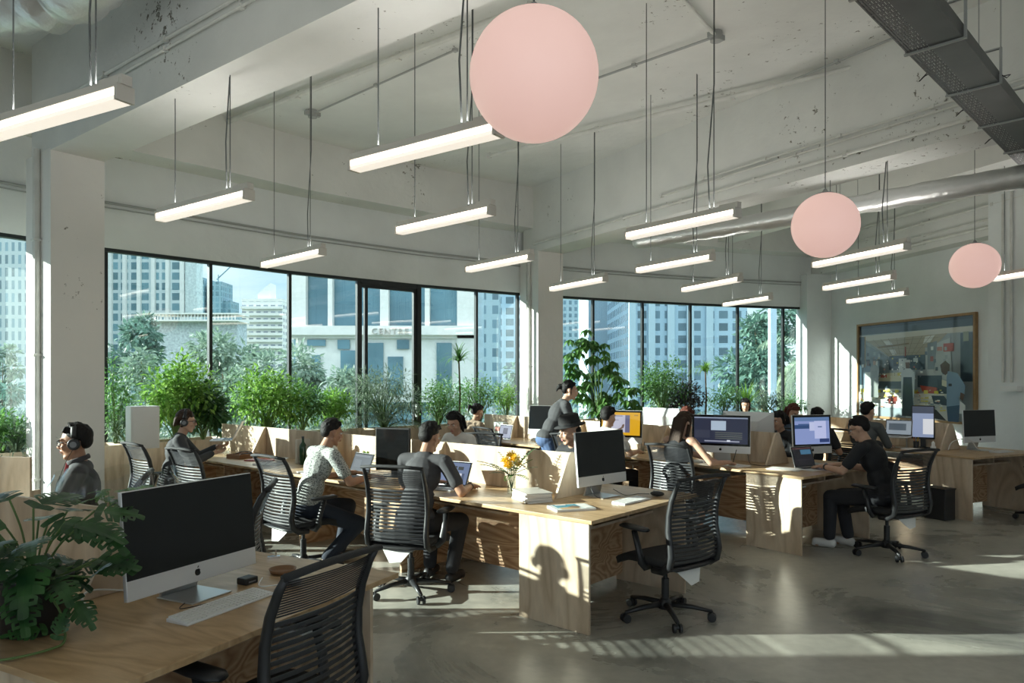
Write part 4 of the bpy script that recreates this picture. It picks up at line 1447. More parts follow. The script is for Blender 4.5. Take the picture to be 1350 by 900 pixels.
cable('thin white cord lying by the nearest keyboard', smooth_path([R0.p(1.02, .42, TOP + .03), R0.p(.98, .40, TOP + .012), R0.p(.95, .34, TOP + .02), R0.p(1.0, .30, TOP + .02)]), .0022)
cable('white cord bending behind the left side of the largest computer', smooth_path([R0.p(.45, .72, TOP + .003), R0.p(.43, .76, TOP + .05), R0.p(.5, .8, TOP + .06), R0.p(.62, .78, TOP + .03)]), .004)
cable('thin dark cord from the largest computer to its keyboard', smooth_path([R0.p(.70, .5, TOP + .004), R0.p(.62, .44, TOP + .004), R0.p(.7, .38, TOP + .012)]), .002, BLACKP)
q = R0.p(1.38, .72, TOP)
t = thing('hex_key_holder', 'tiny metal clip at the far corner of the nearest desk', 'clip', q, .3)
MB().bb(-.03, .03, -.01, .01, 0, .012).cyl((.01, 0, .012), (.01, 0, .04), .004).build('clip', CHROME, t)

# centre desk end
desktop('desktop computer with a black screen on the sunlit centre desk end', R1.p(.87, .50, TOP), R1.rz - .12, w_=.56, zc=.09, tilt=.10)
keyboard('white keyboard at the centre desk end', R1.p(.80, .20, TOP), R1.rz, .36)
mouse('black mouse at the right corner of the centre desk', R1.p(1.14, .18, TOP), R1.rz + .3, BLACKP)
cable('black cord running to the mouse on the centre desk', smooth_path([R1.p(.95, .46, TOP + .05), R1.p(1.0, .38, TOP + .004), R1.p(1.12, .34, TOP + .004), R1.p(1.14, .25, TOP + .01)]), .0025, BLACKP)
cable('black cord hanging under the centre computer chin', smooth_path([R1.p(.72, .52, TOP + .10), R1.p(.70, .46, TOP + .03), R1.p(.76, .42, TOP + .004), R1.p(.80, .27, TOP + .012)]), .0022, BLACKP)
# magazine
t = thing('magazine', 'glossy magazine with a blue beach cover lying on the centre desk end', 'magazine', R1.p(.27, .36, TOP), R1.rz - .55)
MB().bb(-.145, .145, -.10, .10, 0, .014).build('pages', PAPER, t)
cards('cover', [(-.145, .145, -.10, .10, srgb(205, 210, 208)), (-.11, .06, -.03, .09, srgb(70, 140, 160)), (-.10, .04, -.085, -.02, srgb(190, 160, 120)), ([(-.04, -.02), (.02, .03), (.06, -.01), (.03, -.06)], srgb(110, 90, 70)), (.07, .13, -.08, .08, srgb(225, 225, 220)), (-.10, -.02, .05, .075, srgb(230, 235, 235))], PIGMENT, t, plane='xy', z0=.0145)
# stack of magazines
random.seed(8)
z = TOP
for k in range(7):
    h = random.uniform(.008, .016)
    t = thing('magazine', ['bottom magazine of the stack by the flower vase', 'second magazine up in the stack by the flower vase', 'third magazine up in the stack by the flower vase', 'middle magazine of the stack by the flower vase', 'third magazine from the top of the stack by the vase', 'second magazine from the top of the stack by the vase', 'topmost magazine of the stack by the flower vase'][k], 'magazine', (*R1.p(.37, .80).xy, z), R1.rz - .5 + random.uniform(-.08, .08), 'stack of magazines by the vase')
    wv, dv = random.uniform(.10, .112), random.uniform(.135, .15)
    MB().bb(-wv, wv - .003, -dv, dv, .0008, h - .0008).build('pages', PAPER, t)
    cv = MB().bb(-wv, wv, -dv, dv, 0, .0008).bb(-wv, wv, -dv, dv, h - .0008, h).bb(wv - .002, wv, -dv, dv, .0008, h - .0008)
    cv.build('cover', P_('cover_%d' % k, [(.62, .60, .56), (.5, .46, .40), (.30, .26, .22), (.66, .66, .64), (.45, .30, .24), (.60, .58, .52), (.52, .50, .46)][k], .4), t)
    z += h + .0003
# vase of banksia
q = R1.p(.50, 1.12, TOP)
t = thing('flower_vase', 'clear glass vase on the centre bench holding yellow flowers', 'vase', q)
MB().lathe([(.030, 0), (.034, .004), (.034, .14), (.0315, .14), (.0315, .008), (.005, .006)], n=24).build('glass_wall', CLEAR, t, smooth=True)
MB().lathe([(.004, .009), (.0308, .0095), (.0308, .09), (.004, .0905)], n=20).build('water', CLEAR, t, smooth=True)
random.seed(9)
b = thing('bouquet', 'yellow banksia flowers with long toothed leaves in the glass vase', 'flowers', (q.x, q.y, TOP + .02))
YEL = P_('yellow_flower', (0.85, 0.55, 0.02), 0.6)
for k, (dx, dy, dz) in enumerate(((-.045, -.02, .24), (.03, -.03, .25), (.0, .02, .28), (-.02, -.04, .20), (.05, .01, .21))):
    m = MB(); c = V((dx, dy, dz)); 
    for i in range(90):
        d = rnd_dir(-.2); m.tube([c + d * .008, c + d * random.uniform(.034, .05)], [.003, .0015], 4)
    m.ell(c, .02, nu=8, nv=6)
    m.build('flower', YEL, b)
    MB().tube([(0, 0, .0), c * .5 + V((0, 0, 0)), c], .003, 5).build('stem', GSTEM, b)
for k in range(17):
    az = 2 * PI * k / 17 + random.uniform(-.2, .2); e = random.uniform(.2, 1.2)
    h = V((math.cos(az), math.sin(az), 0)); p = V((0, 0, .12)) + h * .01
    s = V((-h.y, h.x, 0)); L = random.uniform(.16, .25)
    m = MB(); pts = []
    for i in range(11):
        pts.append(p.copy()); p = p + (h * math.cos(e) + V((0, 0, math.sin(e)))) * (L / 8); e -= .06
    m.tube(pts, [.0022] * 11, 4)
    for i in range(2, 10):
        d = (pts[i + 1] - pts[i]).normalized()
        for sg in (-1, 1):
            leaf(m, pts[i], d * .6 + s * sg, V((0, 0, 1)), .038 * (1.1 - abs(i - 5) / 8), .018, .1)
    m.build('leaf', LG['grey'] if k % 2 else LG['mid'], b)
# laptops on the centre bench
laptop('open laptop with a blue grey screen before the man in the charcoal shirt', R1.p(.42, 1.72, TOP), R1.rz - PI / 2 + .15, [(0, 1, 0, 1, srgb(84, 98, 132)), (.04, .30, .80, .84, srgb(160, 170, 190)), (.40, .55, .74, .84, srgb(30, 34, 44)), (.60, .80, .66, .82, srgb(24, 28, 36)), (.42, .55, .14, .34, srgb(26, 30, 40)), (.60, .72, .12, .40, srgb(210, 214, 220)), (.66, .78, .38, .5, srgb(190, 190, 200)), (.80, .88, .1, .5, srgb(50, 60, 90)), (.04, .3, .1, .5, srgb(92, 106, 140))], 2.0)
laptop('open laptop with a dim screen before the man in the patterned shirt', R1.p(.30, 2.85, TOP), R1.rz - PI / 2 - .05, [(0, 1, 0, 1, srgb(62, 70, 84)), (.05, .9, .86, .95, srgb(90, 98, 110)), (.1, .5, .3, .7, srgb(74, 82, 96))], 1.95, case=GREYP)
# black monitor
def monitor(label, loc, rz, w_=.50, h=.42, zc=.08, content=None):
    t = thing('monitor', label, 'monitor', loc, rz)
    MB().bb(-w_ / 2, w_ / 2, 0, .035, zc, zc + h).build('monitor_case', BLACKP, t, bevel=.005)
    MB().bb(-w_ / 2 + .012, w_ / 2 - .012, -.002, 0, zc + .02, zc + h - .012).build('screen_glass', SCREENBLK, t)
    if content:
        s = [(-w_ / 2 + .014 + (w_ - .028) * a, -w_ / 2 + .014 + (w_ - .028) * b_, zc + .022 + (h - .036) * c, zc + .022 + (h - .036) * d, col) for a, b_, c, d, col in content]
        cards('screen_picture', s, PIXELS, t, y0=-.0025)
    MB().bb(-.03, .03, .035, .06, .0, zc + h * .6).bb(-.11, .11, -.06, .12, 0, .012).build('stand', BLACKP, t, bevel=.003)
    return t
monitor('black switched off monitor between the two laptops on the centre bench', R1.p(.52, 2.62, TOP), R1.rz - PI / 2 + .35, .36, .40, .05)
# left part of the centre bench
def bottle(label, loc, h, r, mat, cap=BLACKP):
    t = thing('bottle', label, 'bottle', loc)
    MB().lathe([(r * .8, 0), (r, .006), (r, h * .62), (r * .85, h * .70), (r * .36, h * .80), (r * .34, h * .93), (.001, h * .93)], n=20).build('glass_body', mat, t, smooth=True)
    MB().cyl((0, 0, h * .93), (0, 0, h), r * .38, n=14).build('cap', cap, t)
    return t
bottle('dark green glass bottle standing near the binders on the centre bench', R1.p(.48, 4.05, TOP), .30, .038, P_('green_glass', (0.015, 0.05, 0.025), 0.1))
for k, (l, cc, h, lab) in enumerate(((4.18, (.62, .58, .50), .26, 'cream binder left of the green bottle'), (3.93, (.10, .26, .34), .20, 'blue book beside the green bottle'), (3.88, (.6, .6, .56), .20, 'white book right of the blue book'), (3.83, (.30, .17, .12), .19, 'brown book right of the white one'), (3.98, (.45, .42, .36), .20, 'grey book directly beside the green bottle'))):
    t = thing('book', lab, 'book', R1.p(.56, l, TOP), R1.rz, 'books by the green bottle')
    mm = P_('bookc_%d' % k, cc, .5)
    MB().bb(-.08, .08, -.018, -.015, 0, h).bb(-.08, .08, .015, .018, 0, h).bb(-.08, -.077, -.015, .015, 0, h).build('cover', mm, t)
    MB().bb(-.076, .076, -.0145, .0145, .003, h - .004).build('pages', PAPER, t)
# plastic wrapped bag
random.seed(31)
t = thing('plastic_bag', 'crumpled clear plastic bag beside the books on the centre bench', 'bag', R1.p(.52, 3.62, TOP))
m = MB().ell((0, 0, .12), (.09, .09, .12), nu=20, nv=14)
m.v = [tuple(V(p) * random.uniform(.9, 1.1)) for p in m.v]
m.v = [(p[0], p[1], max(p[2], 0.001)) for p in m.v]
m.build('bag_body', P_('cloudy_plastic', (0.62, 0.63, 0.62), 0.3), t, smooth=True)
m = MB().ell((0, 0, .26), (.03, .03, .04), nu=10, nv=8); m.build('knot', P_('cloudy_plastic', (0, 0, 0)), t, smooth=True)
TERRA = P_('orange_pot', (0.62, 0.16, 0.05), 0.6)
def pot_plant(label, loc, r, h, matpot, leafm, n, ls, sp, seed, hh=.12):
    random.seed(seed)
    t = thing('potted_plant', label, 'plant', loc)
    MB().lathe([(r * .7, 0), (r, h), (r * .9, h), (r * .62, .01)], n=20).build('pot', matpot, t, smooth=True)
    MB().cyl((0, 0, h * .7), (0, 0, h * .86), r * .84, n=16).build('soil', SOIL, t)
    m = MB()
    for k in range(n):
        d = rnd_dir(-.1); p = V((0, 0, h)) + V((d.x * sp, d.y * sp, abs(d.z) * hh))
        leaf(m, p, d + V((0, 0, .1)), V((0, 0, 1)) + rnd_dir() * .3, ls * random.uniform(.7, 1.1), ls * .5)
        m.tube([V((0, 0, h * .8)), p], .0015, 4)
    m.build('foliage', leafm, t)
    return t
q = at_window(372)
pot_plant('first small orange pot on the planter ledge behind the centre bench', R1.p(.72 + .75, 5.55, TOP), .04, .09, TERRA, LG['mid'], 20, .04, .03, 61, .05)
pot_plant('second small orange pot on the planter ledge, right of the other', R1.p(.72 + .72, 5.40, TOP), .04, .09, TERRA, LG['mid'], 20, .04, .03, 62, .05)
pot_plant('leafy little plant in an orange pot between the patterned shirt man and the black monitor', R1.p(.50, 2.98, TOP), .045, .08, TERRA, LG['bright'], 46, .06, .06, 63, .10)
# papers, trays
def papers(label, loc, rz, w_=.21, d=.30, n=3, mat=PAPER):
    t = thing('paper_stack', label, 'papers', loc, rz)
    random.seed(int(loc[0] * 100) % 97)
    for k in range(n):
        MB().box((random.uniform(-.01, .01), random.uniform(-.01, .01), .002 + k * .004), (w_, d, .0035), random.uniform(-.12, .12)).build('sheet', mat, t)
    return t
papers('loose papers on the left part of the centre bench', R1.p(.25, 4.3, TOP), R1.rz + .3, n=4)
papers('white papers near the elbow of the patterned shirt man', R1.p(.15, 3.35, TOP), R1.rz - .2)
t = thing('folder', 'red folder lying by the white bowl on the centre bench', 'folder', R1.p(.40, 4.75, TOP), R1.rz + .5)
MB().bb(-.11, .11, -.15, .15, 0, .003).bb(-.11, .11, -.15, .15, .009, .012).bb(-.11, -.107, -.15, .15, .003, .009).build('cover', P_('red_cover', (.35, .03, .03), .5), t)
MB().bb(-.10, .10, -.14, .14, .0035, .0085).build('sheets', PAPER, t)
t = thing('bowl', 'small white bowl on the left part of the centre bench', 'bowl', R1.p(.42, 4.38, TOP))
MB().lathe([(.03, 0), (.06, .02), (.075, .05), (.072, .05), (.055, .022), (.01, .008)], n=24).build('bowl', WHITEP, t, smooth=True)
t = thing('drinking_glass', 'short clear glass on the bench by the woman with headphones', 'glass', R1.p(.40, 5.55, TOP))
MB().lathe([(.028, 0), (.034, .09), (.032, .09), (.027, .006)], n=20).build('glass_wall', CLEAR, t, smooth=True)
t = thing('tool_tray', 'dark wooden tray of cables below the raised laptop', 'tray', R1.p(.40, 5.15, TOP), R1.rz + .2)
MB().bb(-.15, .15, -.11, .11, 0, .01).bb(-.15, .15, -.11, -.10, .01, .05).bb(-.15, .15, .10, .11, .01, .05).bb(-.15, -.14, -.10, .10, .01, .05).bb(.14, .15, -.10, .10, .01, .05).build('tray_box', P_('walnut', (.2, .1, .05)), t)
MB().tube(smooth_path([(-.1, -.06, .02), (0, .05, .04), (.08, -.05, .05), (.02, .02, .07), (-.08, .04, .05)]), .006, 6).build('coiled_lead', BLACKP, t)

# second bench (where the tank top woman sits)
desktop('desktop computer with a yellow desktop picture and a grey window', R2.p(.42, 2.72, TOP), R2.rz - PI / 2 + .42, [(0, 1, 0, 1, srgb(198, 150, 32)), (.03, .62, .12, .88, srgb(168, 168, 184)), (.62, .74, .12, .88, srgb(92, 92, 118)), (.08, .55, .82, .86, srgb(120, 120, 140)), (.28, .45, .64, .68, srgb(130, 130, 150)), (.85, .95, .85, .9, srgb(150, 120, 60))], w_=.56)
desktop('desktop computer with dark editing software before the woman in the tank top', R2.p(.42, 1.22, TOP), R2.rz - PI / 2 + .42, [(0, 1, 0, 1, srgb(42, 46, 62)), (0, 1, .95, 1, srgb(120, 130, 150)), (.32, .6, .5, .86, srgb(150, 166, 182)), (.40, .9, .40, .42, srgb(96, 100, 90)), (.40, .9, .33, .35, srgb(90, 96, 86)), (.40, .9, .26, .28, srgb(100, 104, 92)), (.40, .9, .19, .21, srgb(92, 98, 86)), (.2, .85, .06, .11, srgb(130, 134, 150)), (.02, .3, .2, .5, srgb(52, 56, 70)), (.62, .68, .08, .14, srgb(200, 205, 215))], w_=.63, zc=.10)
desktop('desktop computer turned away, white back, right of the yellow screen', R2.p(1.02, 2.55, TOP), R2.rz + PI / 2 + .1, w_=.56, zc=.12)
desktop('desktop computer turned away, white back, right of the dark editing screen', R2.p(1.0, 1.25, TOP), R2.rz + PI / 2 + .1, w_=.62, zc=.12)
desktop('desktop computer with a black screen left of the standing woman', R2.p(.40, 4.12, TOP), R2.rz - PI / 2 + .45, w_=.60, zc=.12, tilt=.15)
desktop('desktop computer with blue mountains on screen behind the small laptop', R2.p(1.04, .50, TOP), R2.rz - .35, [(0, 1, 0, 1, srgb(118, 132, 176)), (0, 1, .86, 1, srgb(84, 108, 146)), (.0, .45, .58, .72, srgb(44, 66, 104)), (.1, .5, .70, .76, srgb(58, 80, 120)), (.42, .62, .5, .82, srgb(168, 174, 204)), (.56, .9, .2, .86, srgb(164, 170, 204)), (.66, .78, .62, .66, srgb(70, 90, 130)), (.7, .98, .06, .2, srgb(40, 54, 96))], w_=.50, zc=.11)
laptop('small open laptop with a dark screen used by the man in glasses', R2.p(.62, .34, TOP), R2.rz - .18, [(0, 1, 0, 1, srgb(30, 30, 34)), (.4, .95, .62, .88, srgb(60, 96, 120)), (0, 1, .92, 1, srgb(70, 50, 52)), (.1, .9, .3, .34, srgb(48, 44, 50))], 1.85, w_=.30)
papers('papers and cables left of the small laptop', R2.p(.36, .42, TOP), R2.rz + .2, n=3)
papers('drawing paper under the hand of the tank top woman', R2.p(.25, .95, TOP), R2.rz - .1, n=2)
keyboard('keyboard beneath the dark editing screen', R2.p(.20, 1.42, TOP), R2.rz - PI / 2 + .2, .30)
t = thing('marker_pot', 'clear cup beside the yellow screen', 'cup', R2.p(.35, 2.28, TOP))
MB().lathe([(.03, 0), (.036, .10), (.034, .10), (.029, .006)], n=18).build('glass_wall', CLEAR, t, smooth=True)
MB().cyl((0, 0, .004), (.02, .01, .15), .004, n=6).cyl((0, 0, .004), (-.02, .01, .14), .004, n=6).build('pen', BLACKP, t)
cable('black cord curving along the second bench divider', smooth_path([R2.p(.60, 1.0, TOP + .10), R2.p(.52, .92, TOP + .01), R2.p(.45, .80, TOP + .004), R2.p(.50, .66, TOP + .004)]), .003, BLACKP)
laptop('open laptop far along the second bench before the dark haired person', R2.p(.30, 5.0, TOP), R2.rz - PI / 2, [(0, 1, 0, 1, srgb(150, 156, 176)), (.3, .7, .3, .8, srgb(90, 90, 110))], 1.8)
t = thing('tote_box', 'glossy printed box beside the far laptop on the second bench', 'box', R2.p(.50, 5.35, TOP), R2.rz)
MB().bb(-.05, .05, -.12, .12, 0, .24).build('carton', P_('box_print', (.52, .56, .52), .3, var=.4, vscale=8), t, bevel=.003)
MB().bb(-.052, -.05, -.08, .08, .10, .17).build('printed_label', P_('label_red', (.50, .22, .18), .4), t)
t = thing('cardboard_box', 'white patterned box on the second bench near the black screen', 'box', R2.p(.55, 4.45, TOP), R2.rz)
MB().bb(-.06, .06, -.16, .16, 0, .20).build('carton', PAPER, t, bevel=.003)
MB().bb(-.062, .0, -.1, .02, .20, .203).build('flap', PAPER, t)
# third bench
laptop('white laptop raised on a stand below the painting', R3.p(.45, 1.25, TOP + .14), R3.rz - PI / 2 + .35, [(0, 1, 0, 1, srgb(120, 130, 138)), (.1, .8, .3, .8, srgb(70, 80, 88))], 1.75, case=WHITEP, w_=.33)
t = thing('laptop_stand', 'metal stand under the white laptop', 'stand', R3.p(.40, 1.25, TOP), R3.rz - PI / 2 + .35)
MB().bb(-.12, .12, -.12, .10, 0, .006).bb(-.12, -.11, .04, .08, .006, .13).bb(.11, .12, .04, .08, .006, .13).bb(-.13, .13, -.13, .08, .13, .139).build('stand_frame', ALU, t)
t = monitor('monitor turned upright below the painting', R3.p(.62, 1.02, TOP), R3.rz - PI / 2 + .55, .27, .44, .12, [(0, 1, 0, 1, srgb(120, 132, 158)), (.0, 1, .78, 1, srgb(50, 56, 70)), (.5, 1, .1, .6, srgb(190, 192, 196))])
desktop('desktop computer with a black screen at the right desk end', R3.p(.98, .50, TOP), R3.rz - .12, w_=.56, zc=.10, tilt=.05)
keyboard('white keyboard at the right desk end', R3.p(.95, .22, TOP), R3.rz, .34)
papers('red and white printed papers below the upright monitor', R3.p(.30, .90, TOP), R3.rz + .2, n=3)
cable('white looping power cord at the right desk end', smooth_path([R3.p(.58, .66, TOP + .004), R3.p(.60, .62, TOP + .11), R3.p(.72, .55, TOP + .15), R3.p(.80, .50, TOP + .13), R3.p(.82, .42, TOP + .02), R3.p(1.0, .35, TOP + .006)]), .006)
t = thing('pen_cup', 'cup of pens below the upright monitor', 'cup', R3.p(.42, .98, TOP))
MB().lathe([(.03, 0), (.035, .10), (.032, .10), (.028, .006)], n=16).build('cup', BLACKP, t, smooth=True)
for k in range(5):
    MB().cyl((0, 0, .006), (.028 * math.cos(k * 1.3), .028 * math.sin(k * 1.3), .15), .004, n=6).build('pen', [BLACKP, WHITEP, TERRA, GREYP, YEL][k], t)
t = thing('tape_roll', 'small white ornament before the right bench bracket', 'ornament', R3.p(.40, .74, TOP), 0)
MB().lathe([(.03, 0), (.034, .05), (.02, .06), (.022, .10), (.001, .12)], n=16).build('body', WHITEP, t, smooth=True)
keyboard('keyboard under the hands of the man in the grey sweater', R3.p(.22, 1.35, TOP), R3.rz - PI / 2, .30)
# bin
t = thing('waste_bin', 'black waste bin standing against the right desk end', 'bin', R3.p(-.17, .30), R3.rz)
MB().bb(-.10, .10, -.13, .13, 0, .36).build('bin_body', BLACKP, t, bevel=.01)
MB().bb(-.105, .105, -.135, .135, .355, .37).build('rim', BLACKP, t)
# items on shelves
t = thing('paper_stack', 'papers on the shelf of the nearest desk beneath the keyboard', 'papers', R0.p(1.0, .12, .609), R0.rz)
MB().bb(-.10, .10, -.06, .12, 0, .012).build('sheet', PAPER, t)
t = thing('book', 'dark book on the shelf under the desk of the man in glasses', 'book', R2.p(.16, .2, .609), R2.rz)
MB().bb(-.07, .07, -.09, .11, 0, .02).build('cover', BLACKP, t)
MB().bb(-.068, .068, -.091, -.088, .003, .017).build('pages', PAPER, t)

# ================================================================ PAINTING
PL, PR_ = wallpt(1.50), wallpt(4.42)
def wall_t(px):
    k = (px - 675) / F_PX
    # WA + wd*t lies on the ray x = k*y
    return (k * WA.y - WA.x) / (wd.x - k * wd.y)
t0, t1 = wall_t(1133), wall_t(1290)
y0_, y1_ = wallpt(t0).y, wallpt(t1).y
zb = CAM_Z - (549 - HORIZON) / F_PX * y0_; zt = CAM_Z + (HORIZON - 428) / F_PX * y0_
PW, PH = (t1 - t0), zt - zb
p = wallpt(t0, .03)
t = thing('framed_painting', 'large framed painting of shopkeepers behind market counters on the right wall', 'painting', (p.x, p.y, zb), math.atan2(wd.y, wd.x), None)
OAK = P_('oak_frame', (0.33, 0.20, 0.09), 0.5, var=.15, vscale=12)
MB().bb(0, PW, -.04, .025, 0, .045).bb(0, PW, -.04, .025, PH - .045, PH).bb(0, .045, -.04, .025, .045, PH - .045).bb(PW - .045, PW, -.04, .025, .045, PH - .045).build('picture_frame', OAK, t)
def pc(u, v_):
    """u, v in the painting as the photo crop shows it (0..1, v down)"""
    return (.045 + (PW - .09) * u, PH - .045 - (PH - .09) * v_)
S = srgb
art = []
def poly(col, *pts): art.append(([pc(a, b) for a, b in pts], S(*col)))
def rect(col, a, b, c, d): poly(col, (a, c), (b, c), (b, d), (a, d))
rect((150, 158, 158), 0, 1, 0, 1)
rect((58, 68, 70), 0, 1, 0, .10)
rect((38, 42, 42), 0, 1, 0, .03)
poly((196, 192, 176), (.02, .11), (.99, .10), (.99, .15), (.02, .17))
poly((165, 155, 130), (.08, .17), (.80, .15), (.62, .36), (.30, .36))
poly((214, 214, 204), (.24, .18), (.30, .18), (.34, .24), (.28, .24))
poly((214, 214, 204), (.62, .17), (.70, .16), (.66, .23), (.60, .24))
poly((208, 206, 196), (.30, .28), (.35, .28), (.37, .33), (.33, .34))
poly((120, 100, 60), (.18, .24), (.48, .22), (.48, .235), (.20, .26))
poly((120, 132, 134), (.06, .2), (.30, .37), (.30, .60), (.06, .66))
rect((60, 78, 88), 0, .06, .12, .66)
rect((150, 120, 60), .055, .065, .12, .66)
rect((60, 76, 84), .30, .62, .35, .50)
rect((190, 196, 192), .39, .46, .38, .52)
rect((30, 44, 54), .34, .38, .38, .46)
rect((46, 58, 66), .48, .56, .37, .44)
rect((186, 190, 186), .52, .56, .38, .42)
rect((150, 60, 44), .445, .455, .26, .36)
poly((176, 182, 178), (.62, .28), (.82, .20), (.84, .62), (.64, .56))
poly((120, 130, 132), (.64, .24), (.72, .22), (.70, .50), (.64, .50))
rect((150, 66, 48), .665, .69, .37, .42)
rect((168, 74, 50), .77, .85, .25, .33)
rect((190, 130, 110), .72, .76, .28, .32)
rect((200, 150, 50), .93, .965, .26, .33)
rect((60, 74, 82), .90, 1, .16, .62)
rect((140, 146, 120), .92, .96, .15, .24)
poly((196, 190, 160), (.16, .54), (.48, .52), (.50, .60), (.18, .66))
rect((176, 80, 60), .22, .28, .55, .58)
rect((200, 184, 70), .38, .46, .53, .56)
rect((84, 98, 104), .20, .52, .62, .72)
rect((196, 198, 190), .18, .52, .70, .72)
rect((60, 76, 84), .56, .76, .56, .68)
poly((170, 80, 66), (.58, .66), (.72, .68), (.72, .76), (.60, .72))
poly((52, 64, 72), (.72, .60), (.86, .64), (.86, .80), (.74, .78))
poly((206, 204, 176), (.76, .60), (.86, .64), (.86, .70), (.76, .66))
rect((182, 188, 186), 0, .84, .74, 1)
rect((212, 212, 202), .0, .78, .74, .82)
for k in range(9):
    rect([(210, 196, 70), (226, 214, 110)][k % 2], .02 + k * .085, .055 + k * .085, .705 + .004 * (k % 3), .745)
rect((150, 162, 164), .02, .18, .84, .92)
rect((130, 142, 146), .2, .46, .90, 1)
rect((120, 60, 50), .29, .38, .78, .83)
rect((90, 50, 48), .30, .37, .83, .86)
rect((226, 226, 216), .42, .58, .78, .88)
rect((222, 224, 216), .50, .66, .84, .90)
rect((198, 190, 110), .54, .62, .86, .88)
poly((66, 80, 92), (.68, .76), (.78, .76), (.84, .86), (.70, .84))
rect((190, 192, 188), .68, .84, .88, 1)
poly((50, 56, 58), (.66, .86), (.72, .90), (.80, 1), (.66, .98))
random.seed(12)
for k in range(150):
    a_ = random.uniform(.02, .80); b_ = random.uniform(.70, .90)
    s_ = random.uniform(.006, .02)
    rect(random.choice([(228, 228, 218), (236, 236, 230), (210, 196, 90), (190, 110, 80), (160, 170, 172), (120, 136, 144), (214, 206, 180)]), a_, a_ + s_ * 1.4, b_, b_ + s_ * .8)
for k in range(70):
    a_ = random.uniform(.16, .62); b_ = random.uniform(.36, .60)
    s_ = random.uniform(.005, .014)
    rect(random.choice([(220, 222, 214), (60, 70, 78), (200, 180, 80), (170, 90, 70), (110, 126, 134), (230, 230, 224)]), a_, a_ + s_, b_, b_ + s_ * 1.3)
for k in range(9):
    poly((120, 112, 92), (.12 + k * .075, .165), (.124 + k * .075, .165), (.325 + k * .033, .355), (.322 + k * .033, .355))
for k in range(4):
    rect((128, 120, 98), .13 + k * .05, .78 - k * .045, .19 + k * .045, .193 + k * .045)
for k in range(26):
    a_ = random.uniform(.06, .28) if k % 2 else random.uniform(.63, .84); b_ = random.uniform(.26, .52)
    rect(random.choice([(200, 204, 198), (90, 104, 112), (150, 160, 160), (60, 72, 80)]), a_, a_ + .02, b_, b_ + .035)
# figures
def figure(cx, top, s, shirt, apron, skin_, hair_):
    rect(hair_, cx - .018 * s, cx + .018 * s, top, top + .03 * s)
    poly(skin_, (cx - .016 * s, top + .02 * s), (cx + .016 * s, top + .02 * s), (cx + .012 * s, top + .07 * s), (cx - .012 * s, top + .07 * s))
    poly(shirt, (cx - .045 * s, top + .10 * s), (cx - .015 * s, top + .07 * s), (cx + .02 * s, top + .07 * s), (cx + .05 * s, top + .11 * s), (cx + .045 * s, top + .32 * s), (cx - .045 * s, top + .32 * s))
    poly(apron, (cx - .03 * s, top + .14 * s), (cx + .03 * s, top + .14 * s), (cx + .045 * s, top + .46 * s), (cx - .04 * s, top + .46 * s))
figure(.155, .38, 1.0, (96, 112, 124), (200, 204, 200), (92, 66, 52), (30, 26, 24))
figure(.22, .38, .9, (128, 134, 128), (120, 126, 122), (150, 120, 96), (60, 54, 46))
figure(.53, .40, 1.25, (182, 188, 188), (40, 50, 60), (96, 72, 60), (190, 190, 186))
# the large figure at the right, bending over the counter
poly((82, 60, 46), (.80, .46), (.84, .42), (.875, .46), (.87, .53), (.84, .56), (.81, .53))
poly((118, 142, 162), (.86, .52), (.93, .54), (.99, .66), (.98, .74), (.94, .76), (.95, .84), (.85, .86), (.85, .58))
poly((50, 78, 104), (.85, .86), (.95, .84), (.94, 1), (.86, 1))
poly((206, 208, 204), (.95, .80), (.99, .84), (.985, .92), (.945, .92))
rect((34, 38, 44), .865, .89, .64, .665)
poly((92, 70, 56), (.955, .72), (.985, .74), (.97, .80), (.95, .78))
cards('painted_canvas', [(0.02, PW - .02, .02, PH - .02, S(90, 90, 86))] + art, attr_mat('oil_paint', 0, .28, .5), t, y0=0.0, dy=-.0005)

# ================================================================ PEOPLE
def skin_mat(name, col):
    m, nt, b = new_mat(name)
    b.inputs['Base Color'].default_value = (*col, 1)
    b.inputs['Roughness'].default_value = 0.5
    b.inputs['Subsurface Weight'].default_value = 0.12
    b.inputs['Subsurface Radius'].default_value = (0.02, 0.008, 0.004)
    t = N(nt, 'ShaderNodeTexCoord')
    n = N(nt, 'ShaderNodeTexNoise', i_Scale=25.0, i_Detail=3.0)
    nt.links.new(t.outputs['Object'], n.inputs['Vector'])
    r = ramp(nt, [(0.3, tuple(c * .92 for c in col)), (0.7, tuple(min(1, c * 1.06) for c in col))])
    nt.links.new(n.outputs[0], r.inputs[0]); nt.links.new(r.outputs[0], b.inputs['Base Color'])
    return m
SK1 = skin_mat('skin_tan', (0.40, 0.22, 0.14))
SK2 = skin_mat('skin_light', (0.55, 0.34, 0.24))
HAIRB = P_('black_hair', (0.012, 0.011, 0.011), 0.6, bump=0.5, bscale=90, spec=.2)
HAIRBR = P_('brown_hair', (0.045, 0.027, 0.018), 0.6, bump=0.5, bscale=90, spec=.2)
HAIRRED = P_('auburn_hair', (0.10, 0.03, 0.02), 0.6, bump=0.5, bscale=90, spec=.2)
LIP = P_('lips', (0.38, 0.14, 0.12), 0.5)
EYEW = P_('eye_white', (0.75, 0.73, 0.70), 0.25)
EYEB = P_('eye_iris', (0.02, 0.012, 0.01), 0.2)
def cloth(name, col, bs=250, var=0.1, vs=5, rough=.85):
    return P_(name, col, rough, bump=0.12, bscale=bs, var=var, vscale=vs)
